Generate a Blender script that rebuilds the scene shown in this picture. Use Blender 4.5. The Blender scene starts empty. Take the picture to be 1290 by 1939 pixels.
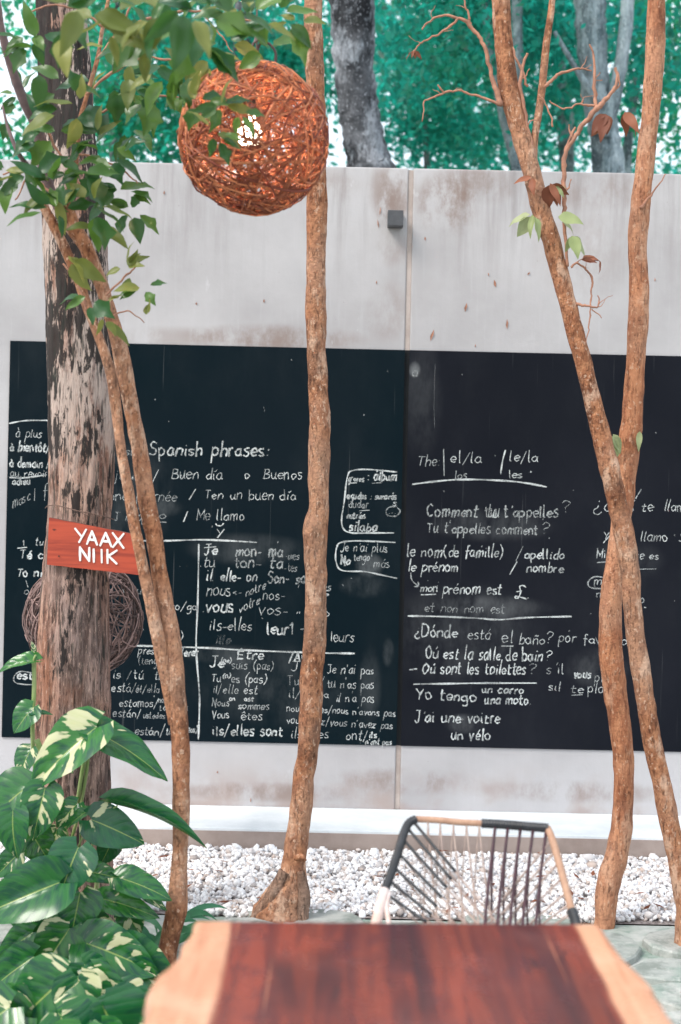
import bpy, math, random, unicodedata
import numpy as np
from mathutils import Vector, Matrix, noise
R = math.radians
rnd = random.Random(7)
S = bpy.context.scene
COL = S.collection

# ---------------------------------------------------------------- camera, world, sun, exposure
F, CX, CY, HCAM, ROLL = 2693.0, 645.0, 903.0, 1.5, R(1.25)
cd = bpy.data.cameras.new('camera'); cam = bpy.data.objects.new('camera', cd); COL.objects.link(cam)
cam.location = (0, 0, HCAM); cam.rotation_euler = (math.pi/2, -ROLL, 0)
cd.sensor_fit = 'VERTICAL'; cd.sensor_height = 36; cd.sensor_width = 24
cd.lens = 50.0; cd.shift_y = -(969.5-CY)/1939; cd.clip_start = .05; cd.clip_end = 400
cd.dof.use_dof = True; cd.dof.focus_distance = 5.05; cd.dof.aperture_fstop = 2.9
S.camera = cam

SUN_EL, SUN_ROT = R(48), R(232)
W = bpy.data.worlds.new('World'); S.world = W; W.use_nodes = True
wn = W.node_tree.nodes; bg = wn['Background']
sky = wn.new('ShaderNodeTexSky'); sky.sky_type = 'NISHITA'; sky.sun_disc = False
sky.sun_elevation = SUN_EL; sky.sun_rotation = SUN_ROT; sky.air_density = 1.0; sky.dust_density = 7.0; sky.ozone_density = 1.0
# bright broken overcast: white cloud over the clear-sky light
wt = wn.new('ShaderNodeTexCoord'); wz = wn.new('ShaderNodeTexNoise'); wz.inputs['Scale'].default_value = 2.2; wz.inputs['Detail'].default_value = 5
wr = wn.new('ShaderNodeMapRange'); wr.inputs[1].default_value = .3; wr.inputs[2].default_value = .7; wr.inputs[3].default_value = .62; wr.inputs[4].default_value = .97
wm = wn.new('ShaderNodeMix'); wm.data_type = 'RGBA'; wm.inputs[7].default_value = (5.4, 6.0, 6.5, 1)
W.node_tree.links.new(wt.outputs['Generated'], wz.inputs['Vector']); W.node_tree.links.new(wz.outputs[0], wr.inputs[0]); W.node_tree.links.new(wr.outputs[0], wm.inputs[0])
W.node_tree.links.new(sky.outputs[0], wm.inputs[6]); W.node_tree.links.new(wm.outputs[2], bg.inputs[0]); bg.inputs[1].default_value = 0.15
sl = bpy.data.lights.new('sun', 'SUN'); sl.energy = 1.5; sl.angle = R(20); sl.color = (1, .95, .88)
so = bpy.data.objects.new('sun', sl); COL.objects.link(so)
sd = Vector((math.sin(SUN_ROT)*math.cos(SUN_EL), math.cos(SUN_ROT)*math.cos(SUN_EL), math.sin(SUN_EL)))
so.rotation_euler = sd.to_track_quat('Z', 'Y').to_euler(); so.location = (0, 0, 8)
S.view_settings.view_transform = 'Standard'; S.view_settings.look = 'None'
S.view_settings.exposure = 1.0; S.view_settings.gamma = 1; S.view_settings.use_curve_mapping = False
try:
    S.cycles.use_denoising = True; S.cycles.max_bounces = 8; S.cycles.transparent_max_bounces = 24
    S.cycles.sample_clamp_indirect = 6
except Exception: pass

# ---------------------------------------------------------------- measuring helpers (photo ray -> place)
def ray(px, py):
    u, v = px-CX, py-CY; c, s = math.cos(ROLL), math.sin(ROLL)
    return (u*c+v*s)/F, -(-u*s+v*c)/F
def P(px, py, d):
    a, b = ray(px, py); return Vector((a*d, d, HCAM+b*d))
def G(px, py, z=0.0):
    a, b = ray(px, py); d = (z-HCAM)/b; return Vector((a*d, d, z))

# ---------------------------------------------------------------- object helpers
def link(name, data, m=None, parent=None):
    o = bpy.data.objects.new(name, data); COL.objects.link(o)
    if parent: o.parent = parent
    if m is not None and data is not None and not data.materials: data.materials.append(m)
    return o
def tag(o, label=None, cat=None, group=None, kind=None):
    if label: o['label'] = label
    if cat: o['category'] = cat
    if group: o['group'] = group
    if kind: o['kind'] = kind
    return o
def thing(name, loc, label, cat, group=None):
    o = bpy.data.objects.new(name, None); COL.objects.link(o); o.location = loc; o.empty_display_size = .1
    bpy.context.view_layer.update()
    return tag(o, label, cat, group)
def mesh(name, vs, fs, smooth=False, uvs=None):
    me = bpy.data.meshes.new(name); me.from_pydata([tuple(v) for v in vs], [], fs)
    if uvs is not None:
        ul = me.uv_layers.new(name='UVMap'); idx = np.empty(len(me.loops), dtype=np.int32)
        me.loops.foreach_get('vertex_index', idx)
        ul.data.foreach_set('uv', np.asarray(uvs, dtype=np.float32)[idx].ravel())
    if smooth: me.polygons.foreach_set('use_smooth', [True]*len(me.polygons))
    me.update(); return me
def part(name, me, m, root, label=None):
    """mesh given in world coordinates, parented to root (which may be moved)"""
    o = link(name, me, m, root)
    if root is not None: o.matrix_parent_inverse = Matrix.Translation(-Vector(root.location)) if root.parent is None and root.type == 'EMPTY' else Matrix()
    if label: o['label'] = label
    return o
class MB:
    def __init__(s): s.v = []; s.f = []
    def add(s, vs, fs):
        n = len(s.v); s.v += [tuple(v) for v in vs]; s.f += [tuple(i+n for i in f) for f in fs]
    def box(s, a, b, bev=0.0):
        (x0, y0, z0), (x1, y1, z1) = a, b
        if bev <= 0:
            s.add([(x0,y0,z0),(x1,y0,z0),(x1,y1,z0),(x0,y1,z0),(x0,y0,z1),(x1,y0,z1),(x1,y1,z1),(x0,y1,z1)],
                  [(0,3,2,1),(4,5,6,7),(0,1,5,4),(1,2,6,5),(2,3,7,6),(3,0,4,7)])
        else:
            import bmesh
            bm = bmesh.new(); bmesh.ops.create_cube(bm, size=1)
            for v in bm.verts:
                v.co = Vector((x0+(v.co.x+.5)*(x1-x0), y0+(v.co.y+.5)*(y1-y0), z0+(v.co.z+.5)*(z1-z0)))
            bmesh.ops.bevel(bm, geom=bm.edges[:], offset=bev, segments=2, affect='EDGES', profile=.6)
            bm.verts.index_update()
            s.add([v.co[:] for v in bm.verts], [tuple(v.index for v in f.verts) for f in bm.faces]); bm.free()
    def tube(s, pts, rad, n=8, cap=True):
        vs, fs = tube_geo(pts, rad, n, cap); s.add(vs, fs)
    def mesh(s, name, smooth=False): return mesh(name, s.v, s.f, smooth)
def frames(pts):
    pts = [Vector(p) for p in pts]; out = []; up = None
    for i, p in enumerate(pts):
        t = (pts[min(i+1, len(pts)-1)]-pts[max(i-1, 0)]).normalized()
        if up is None: up = Vector((0,1,0)) if abs(t.y) < .8 else Vector((1,0,0))
        a = t.cross(up).normalized(); up = a.cross(t).normalized(); out.append((p, a, up, t))
    return out
def tube_geo(pts, rad, n=8, cap=True, disp=None):
    vs, fs = [], []; fr = frames(pts); rad = rad if hasattr(rad, '__len__') else [rad]*len(fr)
    for k, ((p, a, b, t), r) in enumerate(zip(fr, rad)):
        for j in range(n):
            q = 2*math.pi*j/n; d = a*math.cos(q)+b*math.sin(q)
            rr = r if disp is None else r*(1+disp(k, q, p+d*r, d))
            vs.append(p+d*rr)
    for k in range(len(fr)-1):
        for j in range(n):
            fs.append((k*n+j, k*n+(j+1) % n, (k+1)*n+(j+1) % n, (k+1)*n+j))
    if cap: fs.append(tuple(range(n))[::-1]); fs.append(tuple((len(fr)-1)*n+j for j in range(n)))
    return vs, fs
def smooth_path(pts, per=6):
    pts = [list(p) for p in pts]
    P4 = [pts[0]]+pts+[pts[-1]]; out = []
    for i in range(1, len(P4)-2):
        p0, p1, p2, p3 = (np.array(P4[i+k], dtype=float) for k in (-1, 0, 1, 2))
        for s in range(per):
            t = s/per
            out.append(.5*((2*p1)+(-p0+p2)*t+(2*p0-5*p1+4*p2-p3)*t*t+(-p0+3*p1-3*p2+p3)*t**3))
    out.append(np.array(pts[-1], dtype=float)); return out

# ---------------------------------------------------------------- material helpers
class NT:
    def __init__(s, name):
        s.m = bpy.data.materials.new(name); s.m.use_nodes = True; s.t = s.m.node_tree
        s.b = s.t.nodes['Principled BSDF']; s.out = s.t.nodes['Material Output']
        s.tc = s.n('ShaderNodeTexCoord')
    def n(s, typ, **kw):
        o = s.t.nodes.new(typ)
        for k, v in kw.items(): setattr(o, k, v)
        return o
    def l(s, a, b):
        if isinstance(a, bpy.types.NodeSocket): s.t.links.new(a, b)
        else:
            if hasattr(b.default_value, '__len__') and hasattr(a, '__len__') and len(a) == 3 and len(b.default_value) == 4: a = (*a, 1)
            b.default_value = a
    def map(s, scale=(1,1,1), loc=(0,0,0), src=None, rot=(0,0,0)):
        o = s.n('ShaderNodeMapping'); s.l(src or s.tc.outputs['Object'], o.inputs[0])
        o.inputs['Scale'].default_value = scale; o.inputs['Location'].default_value = loc; o.inputs['Rotation'].default_value = rot
        return o.outputs[0]
    def noise(s, scale, vec=None, detail=4, rough=.55, dist=0.0, col=False):
        o = s.n('ShaderNodeTexNoise'); s.l(vec or s.tc.outputs['Object'], o.inputs['Vector'])
        o.inputs['Scale'].default_value = scale; o.inputs['Detail'].default_value = detail
        o.inputs['Roughness'].default_value = rough; o.inputs['Distortion'].default_value = dist
        return o.outputs['Color' if col else 'Fac']
    def vor(s, scale, vec=None, feat='F1', out='Distance'):
        o = s.n('ShaderNodeTexVoronoi', feature=feat); s.l(vec or s.tc.outputs['Object'], o.inputs['Vector'])
        o.inputs['Scale'].default_value = scale; return o.outputs[out]
    def rng(s, v, a, b, c=0.0, d=1.0, smooth=True):
        o = s.n('ShaderNodeMapRange'); o.interpolation_type = 'SMOOTHSTEP' if smooth else 'LINEAR'
        s.l(v, o.inputs[0])
        for i, x in enumerate((a, b, c, d)): o.inputs[i+1].default_value = x
        return o.outputs[0]
    def ramp(s, v, stops):
        o = s.n('ShaderNodeValToRGB'); s.l(v, o.inputs[0]); e = o.color_ramp.elements
        while len(e) < len(stops): e.new(.5)
        for k, (p, c) in zip(e, stops): k.position = p; k.color = (*c, 1)
        return o.outputs[0]
    def mix(s, f, a, b, mode='MIX'):
        o = s.n('ShaderNodeMix', data_type='RGBA', blend_type=mode)
        s.l(f, o.inputs[0]); s.l(a, o.inputs[6]); s.l(b, o.inputs[7]); return o.outputs[2]
    def math(s, op, a, b=0.0, clamp=False):
        o = s.n('ShaderNodeMath', operation=op, use_clamp=clamp); s.l(a, o.inputs[0]); s.l(b, o.inputs[1]); return o.outputs[0]
    def sep(s, v=None):
        o = s.n('ShaderNodeSeparateXYZ'); s.l(v or s.tc.outputs['Object'], o.inputs[0]); return o.outputs
    def bump(s, h, strength=.4, dist=.01):
        o = s.n('ShaderNodeBump'); o.inputs['Strength'].default_value = strength; o.inputs['Distance'].default_value = dist
        s.l(h, o.inputs['Height']); s.l(o.outputs[0], s.b.inputs['Normal'])
    def set(s, col=None, rough=None, spec=None, metal=None):
        if col is not None: s.l(col, s.b.inputs['Base Color'])
        if rough is not None: s.l(rough, s.b.inputs['Roughness'])
        if spec is not None: s.l(spec, s.b.inputs['Specular IOR Level'])
        if metal is not None: s.l(metal, s.b.inputs['Metallic'])
        return s.m
    def rand(s): return s.n('ShaderNodeObjectInfo').outputs['Random']
# ---------------------------------------------------------------- materials
DW = 6.10                                   # distance of the wall face
def wxz(px, py): p = P(px, py, DW); return p.x, p.z
def blob(k, xs, px, py, rx, rz):
    x, z = wxz(px, py)
    a = k.math('POWER', k.math('ABSOLUTE', k.math('DIVIDE', k.math('SUBTRACT', xs[0], x), rx)), 2)
    b = k.math('POWER', k.math('ABSOLUTE', k.math('DIVIDE', k.math('SUBTRACT', xs[2], z), rz)), 2)
    return k.rng(k.math('ADD', a, b), 0, 1, 1, 0)
def m_wall():
    k = NT('painted_concrete'); xs = k.sep()
    big = k.noise(1.3, detail=5, rough=.6)
    base = k.mix(k.rng(big, .35, .7), (.450, .436, .445), (.352, .337, .345))
    streak = k.noise(1, k.map((11, 3, .9)), detail=6, rough=.65)
    fine = k.noise(1, k.map((60, 20, 3.5)), detail=4, rough=.6)
    top = k.rng(xs[2], 2.15, 2.8)
    grime = k.math('MULTIPLY', k.rng(streak, .45, .72), k.math('MULTIPLY', top, .8, False))
    base = k.mix(k.math('MULTIPLY', k.rng(streak, .45, .75), k.math('MULTIPLY', top, .8)), base, (.25, .225, .225))
    base = k.mix(k.math('MULTIPLY', k.rng(fine, .5, .8), .15), base, (.55, .545, .58))
    low = k.rng(xs[2], .32, .1); patch = k.rng(k.noise(3.5, detail=5), .42, .62)
    base = k.mix(k.math('MULTIPLY', low, k.math('MULTIPLY', patch, .7)), base, (.33, .25, .22))
    pt = k.noise(7, k.map((1, 1, .6)), detail=7, rough=.7)
    for px, py, rx, rz, s in ((845,385,.16,.17,1.0),(905,350,.2,.1,.7),(742,360,.12,.17,.8),(742,400,.09,.12,.5),(520,640,.45,.07,.8),(330,640,.3,.06,.4),(735,590,.12,.16,.4),
                              (745,470,.1,.1,.4),(1125,360,.3,.1,.45),(1100,480,.25,.25,.3),(560,350,.35,.1,.45),(500,1500,.5,.05,.7),(760,1480,.35,.07,.7),(1100,1500,.5,.06,.6),
                              (-150,1150,.4,.6,.3)):
        f = k.math('MULTIPLY', blob(k, xs, px, py, rx, rz), k.rng(pt, .36, .62))
        base = k.mix(k.math('MULTIPLY', f, s*.95), base, (.215, .15, .125))
    sc = k.rng(k.noise(14, k.map((1, 1, .35)), detail=6, rough=.75), .66, .72)
    base = k.mix(k.math('MULTIPLY', sc, .3), base, (.60, .60, .62))
    speck = k.rng(k.noise(95, detail=2), .76, .8)
    base = k.mix(k.math('MULTIPLY', speck, .6), base, (.2, .15, .13))
    k.bump(k.noise(35, detail=7, rough=.7), .35, .004)
    return k.set(base, .75, .3)
def m_plain(name, c, rough=.6, c2=None, sc=20, bump=0.0, spec=.5, metal=None, bsc=60):
    k = NT(name); col = c
    if c2: col = k.mix(k.rng(k.noise(sc, detail=5, rough=.65), .35, .68), c, c2)
    if bump: k.bump(k.noise(bsc, detail=5), bump, .003)
    return k.set(col, rough, spec, metal)
def m_board(name, c1, c2, smudges):
    k = NT(name); xs = k.sep()
    base = k.mix(k.rng(k.noise(1.2, detail=3), .3, .7), c1, c2)
    dust = k.math('MULTIPLY', k.rng(k.noise(1, k.map((2.5, 2, 1.2)), detail=8, rough=.72), .45, .9), .018)
    base = k.mix(dust, base, (.55, .57, .58))
    for px, py, rx, rz, s in smudges:
        f = k.math('MULTIPLY', blob(k, xs, px, py, rx, rz), k.rng(k.noise(9, k.map((1, 1, .5)), detail=6, rough=.7), .3, .75))
        base = k.mix(k.math('MULTIPLY', f, s), base, (.5, .52, .53))
    vs = k.math('MULTIPLY', k.rng(k.noise(1, k.map((70, 10, 1.2)), detail=2), .68, .74), .06)
    base = k.mix(vs, base, (.6, .6, .6))
    k.bump(k.noise(120, detail=3), .15, .001)
    return k.set(base, k.rng(k.noise(3, detail=3), .3, .7, .75, .9), .06)
def m_chalk(name, lo, hi, alpha, c=(.66, .69, .69)):
    k = NT(name)
    k.set(c, .95, .1)
    tr = k.n('ShaderNodeBsdfTransparent'); mx = k.n('ShaderNodeMixShader')
    f = k.math('MULTIPLY', k.rng(k.noise(230, detail=3, rough=.7), lo, hi), alpha)
    f2 = k.math('MULTIPLY', f, k.rng(k.noise(14, detail=3), .3, .6, .45, 1))
    k.l(f2, mx.inputs[0]); k.l(tr.outputs[0], mx.inputs[1]); k.l(k.b.outputs[0], mx.inputs[2]); k.l(mx.outputs[0], k.out.inputs[0])
    return k.m
def m_bark(name, c1, c2, dark, pale, vs=(30, 30, 4), darkamt=.5, paleamt=.4, patch=3.0, bump=.8, fis=True, dthr=.53):
    k = NT(name)
    v = k.map(vs)
    f = k.noise(1, v, detail=7, rough=.65, dist=.6)
    base = k.mix(k.rng(f, .35, .65), c1, c2)
    p = k.noise(patch, k.map((1, 1, .55)), detail=7, rough=.68)
    base = k.mix(k.math('MULTIPLY', k.rng(p, dthr, dthr+.07), darkamt), base, dark)
    q = k.noise(patch*1.7, k.map((1, 1, .5), loc=(5, 3, 9)), detail=6, rough=.62)
    base = k.mix(k.math('MULTIPLY', k.rng(q, .54, .64), paleamt), base, pale)
    if fis:
        g = k.rng(k.noise(1, k.map((vs[0]*1.9, vs[1]*1.9, vs[2]*1.5)), detail=4, rough=.6), .56, .68)
        base = k.mix(k.math('MULTIPLY', g, .65), base, dark)
    big = k.rng(k.noise(1.0, k.map((2, 2, 2.6), loc=(8, 2, 5)), detail=4, rough=.6), .42, .62)
    base = k.mix(k.math('MULTIPLY', big, .28), base, pale)
    sp = k.rng(k.noise(1, k.map((75, 75, 48)), detail=3, rough=.6), .60, .66)
    base = k.mix(k.math('MULTIPLY', sp, .6), base, pale)
    pit = k.rng(k.vor(1, k.map((42, 42, 24))), .0, .22, 1, 0)
    base = k.mix(k.math('MULTIPLY', pit, .7), base, dark)
    flk = k.rng(k.noise(1, k.map((120, 120, 26)), detail=4, rough=.7), .56, .66)
    base = k.mix(k.math('MULTIPLY', flk, .5), base, dark)
    k.bump(k.math('ADD', f, k.math('ADD', k.noise(90, detail=4), k.math('MULTIPLY', flk, -.5))), bump, .008)
    return k.set(base, .85, .25)
def m_bigbark():
    k = NT('furrowed_bark'); xs = k.sep()
    v = k.map((34, 34, 3.2)); f = k.noise(1, v, detail=8, rough=.66, dist=.5)
    g = k.noise(1, k.map((70, 70, 7)), detail=5, rough=.7, dist=.4)
    base = k.mix(k.rng(f, .38, .64), (.46, .27, .20), (.18, .085, .062))
    base = k.mix(k.rng(k.noise(2.2, k.map((1.5, 1.5, .7)), detail=6), .45, .62), base, k.mix(k.rng(f, .4, .6), (.36, .255, .225), (.12, .08, .07)))
    base = k.mix(k.math('MULTIPLY', k.rng(k.noise(3, k.map((1, 1, .6), loc=(3, 1, 2)), detail=6), .5, .62), .5), base, (.36, .15, .085))
    base = k.mix(k.math('MULTIPLY', k.rng(g, .53, .61), .8), base, (.03, .018, .015))
    fk = k.noise(1, k.map((130, 130, 34)), detail=4, rough=.7)
    base = k.mix(k.math('MULTIPLY', k.rng(fk, .56, .66), .6), base, (.62, .42, .34))
    base = k.mix(k.math('MULTIPLY', k.rng(fk, .44, .36), .6), base, (.05, .025, .02))
    # black lichen patches, mostly high on the trunk; whitish scaling bark up there too
    hi = k.rng(xs[2], 1.1, 1.9); mid = k.rng(xs[2], .75, .95)
    p = k.math('ADD', k.math('MULTIPLY', k.noise(5, k.map((1.3, 1.3, .55)), detail=6, rough=.7), .55), k.math('MULTIPLY', k.noise(1, k.map((55, 55, 11)), detail=6, rough=.7, dist=.5), .45))
    thr = k.math('SUBTRACT', p, k.math('MULTIPLY', hi, -.078))
    wht = k.rng(k.noise(5, k.map((1.4, 1.4, .4), loc=(4, 8, 1)), detail=7, rough=.7), .44, .53)
    base = k.mix(k.math('MULTIPLY', k.math('MULTIPLY', wht, hi), .9), base, (.53, .42, .37))
    base = k.mix(k.math('MULTIPLY', k.rng(thr, .555, .585), .95), base, (.022, .018, .018))
    base = k.mix(k.math('MULTIPLY', k.rng(k.noise(1, k.map((90, 90, 9)), detail=3), .57, .63), .7), base, (.03, .035, .03))
    k.bump(k.math('ADD', f, k.math('MULTIPLY', g, .8)), 1.0, .014)
    return k.set(base, .85, .25)
def m_leaf(name, c1, c2, trans=.35, rough=.4, spec=.5, tcol=None, alt=None):
    k = NT(name); r = k.rand()
    wn_ = k.n('ShaderNodeTexWhiteNoise', noise_dimensions='1D')
    geo = k.n('ShaderNodeNewGeometry')
    k.l(k.math('ADD', geo.outputs['Random Per Island'], r), wn_.inputs['W'])
    col = k.mix(k.math('POWER', wn_.outputs['Value'], 1.5), c1, c2)
    if alt: col = k.mix(k.rng(k.noise(.9, detail=4, rough=.6), .40, .54), col, k.mix(wn_.outputs['Value'], *alt))
    k.set(col, rough, spec)
    t = k.n('ShaderNodeBsdfTranslucent'); k.l(k.mix(.5, col, tcol or c2), t.inputs['Color'])
    mx = k.n('ShaderNodeMixShader'); mx.inputs[0].default_value = trans
    k.l(k.b.outputs[0], mx.inputs[1]); k.l(t.outputs[0], mx.inputs[2]); k.l(mx.outputs[0], k.out.inputs[0])
    return k.m
def m_pothos(name, thr):
    k = NT(name); r = k.rand()
    uv = k.sep(k.tc.outputs['UV'])                # u: -1..1 over the width, v: 0..1 along
    au = k.math('ABSOLUTE', uv[0])
    side = k.math('MULTIPLY', k.math('SIGN', uv[0]), 3.1)
    run = k.math('SUBTRACT', uv[1], k.math('MULTIPLY', au, .35))       # constant along a side vein
    cmb = k.n('ShaderNodeCombineXYZ')
    k.l(k.math('MULTIPLY', run, 5.0), cmb.inputs[0])
    k.l(k.math('ADD', side, k.math('MULTIPLY', r, 57)), cmb.inputs[1]); k.l(k.math('MULTIPLY', au, .9), cmb.inputs[2])
    st = k.noise(1.0, cmb.outputs[0], detail=3, rough=.5)
    amt = k.math('MULTIPLY', k.math('POWER', k.math('FRACT', k.math('MULTIPLY', r, 7.3)), 2.0), .20)
    var = k.rng(k.math('ADD', st, amt), thr, thr+.03)
    green = k.mix(k.math('FRACT', k.math('MULTIPLY', r, 13.7)), (.004, .080, .030), (.035, .17, .025))
    green = k.mix(k.rng(k.noise(2.2, cmb.outputs[0], detail=2), .4, .7), green, (.004, .055, .032))
    cream = k.mix(k.noise(3, cmb.outputs[0]), (.60, .57, .40), (.48, .50, .24))
    col = k.mix(var, green, cream)
    rib = k.rng(au, .0, .045, 1, 0)
    col = k.mix(k.math('MULTIPLY', rib, .7), col, (.36, .45, .12))
    vein = k.rng(k.math('ABSOLUTE', k.math('SINE', k.math('MULTIPLY', run, 34))), 0, .16, 1, 0)
    col = k.mix(k.math('MULTIPLY', vein, .13), col, (.2, .32, .10))
    hgt = k.math('SUBTRACT', k.math('ABSOLUTE', k.math('SINE', k.math('MULTIPLY', run, 17))), k.math('MULTIPLY', rib, 1.5))
    k.bump(hgt, .16, .004)
    k.set(col, .24, .5); k.b.inputs['Coat Weight'].default_value = .0; k.b.inputs['Coat Roughness'].default_value = .22
    t = k.n('ShaderNodeBsdfTranslucent'); k.l(k.mix(.4, col, (.15, .4, .05)), t.inputs['Color'])
    mx = k.n('ShaderNodeMixShader'); mx.inputs[0].default_value = .22
    k.l(k.b.outputs[0], mx.inputs[1]); k.l(t.outputs[0], mx.inputs[2]); k.l(mx.outputs[0], k.out.inputs[0])
    return k.m
def m_table(xl, xr):
    k = NT('oiled_slab_wood'); xs = k.sep()
    wob = k.math('MULTIPLY', k.math('SUBTRACT', k.noise(5, k.map((1, .5, 1)), detail=3), .5), .035)
    x = k.math('ADD', xs[0], wob)
    grain = k.noise(1, k.map((38, 2.2, 20)), detail=7, rough=.6, dist=.8)
    band = k.noise(1, k.map((19, .5, 6)), detail=6, rough=.62, dist=1.3)
    heart = k.ramp(band, [(.34, (.014, .005, .011)), (.43, (.05, .008, .011)), (.52, (.11, .018, .013)), (.68, (.18, .038, .022))])
    heart = k.mix(k.math('MULTIPLY', k.rng(grain, .45, .7), .55), heart, (.07, .018, .022))
    wide = k.noise(1, k.map((5, 1.1, 3), loc=(7, 2, 0)), detail=5, rough=.6, dist=.6)
    heart = k.mix(k.rng(wide, .42, .60, .12, .85), heart, k.mix(k.rng(grain, .4, .65), (.24, .042, .024), (.12, .018, .014)))
    blo = k.rng(k.noise(1, k.map((9, 4, 5), loc=(1, 8, 0)), detail=6, rough=.7), .52, .66)
    heart = k.mix(k.math('MULTIPLY', blo, .55), heart, (.055, .012, .02))
    dull = k.rng(k.noise(4, detail=6, rough=.65), .5, .75)
    heart = k.mix(k.math('MULTIPLY', dull, .25), heart, (.24, .10, .09))
    dk = k.rng(k.noise(1, k.map((20, 7, 5), loc=(2, 1, 0)), detail=4), .66, .72)
    heart = k.mix(k.math('MULTIPLY', dk, .8), heart, (.03, .008, .012))
    pl = k.rng(k.noise(1, k.map((60, .9, 5), loc=(4, 1, 0)), detail=3), .66, .72)
    heart = k.mix(k.math('MULTIPLY', pl, .5), heart, (.42, .16, .09))
    sap = k.mix(k.rng(grain, .35, .7), (.60, .31, .19), (.46, .21, .12))
    sap = k.mix(k.math('MULTIPLY', k.rng(k.noise(7, detail=4), .45, .7), .6), sap, (.68, .40, .27))
    c, h = (xl+xr)/2, (xr-xl)/2
    f = k.rng(k.math('ABSOLUTE', k.math('SUBTRACT', x, c)), h-.004, h+.006)
    col = k.mix(f, heart, sap)
    k.bump(grain, .12, .003)
    return k.set(col, k.math('ADD', k.math('MULTIPLY', k.noise(12, detail=5), .26), .12), .6)
def m_stone(name):
    k = NT(name); r = k.rand()
    b = k.mix(r, (.44, .44, .42), (.34, .36, .34))
    b = k.mix(k.rng(k.noise(9, detail=7, rough=.7), .4, .65), b, (.20, .225, .205))
    b = k.mix(k.math('MULTIPLY', k.rng(k.noise(3, detail=6, rough=.7), .52, .62), .35), b, (.15, .25, .20))
    b = k.mix(k.math('MULTIPLY', k.rng(k.noise(30, detail=4), .6, .7), .5), b, (.5, .5, .48))
    k.bump(k.noise(25, detail=8, rough=.7), .6, .008)
    return k.set(b, .8, .3)
def m_pebble():
    k = NT('white_gravel_stone'); geo = k.n('ShaderNodeNewGeometry')
    b = k.ramp(geo.outputs['Random Per Island'], [(0, (.30, .26, .25)), (.15, (.70, .68, .69)), (.7, (.86, .86, .88)), (1, (.50, .40, .35))])
    b = k.mix(k.math('MULTIPLY', k.rng(k.noise(60, detail=4), .5, .7), .3), b, (.5, .42, .38))
    return k.set(b, .8, .3)
def m_shrubwood():
    k = NT('painted_sign_wood')
    g = k.noise(1, k.map((4, 10, 60)), detail=6, rough=.6, dist=.4)
    b = k.mix(k.rng(g, .35, .7), (.42, .062, .028), (.25, .032, .017))
    kn = k.rng(k.noise(16, k.map((1, 1, 2.5)), detail=2), .70, .75)
    b = k.mix(kn, b, (.12, .02, .012)); k.bump(g, .25, .002)
    return k.set(b, .5, .4)

def m_cane(name, c1, c2):
    k = NT(name); g = k.n('ShaderNodeNewGeometry')
    c = k.mix(k.math('POWER', g.outputs['Random Per Island'], 1.4), c1, c2)
    c = k.mix(k.math('MULTIPLY', k.rng(k.noise(40, detail=4), .45, .7), .4), c, c1)
    k.bump(k.noise(300), .3, .001); return k.set(c, .5, .4)

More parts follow.
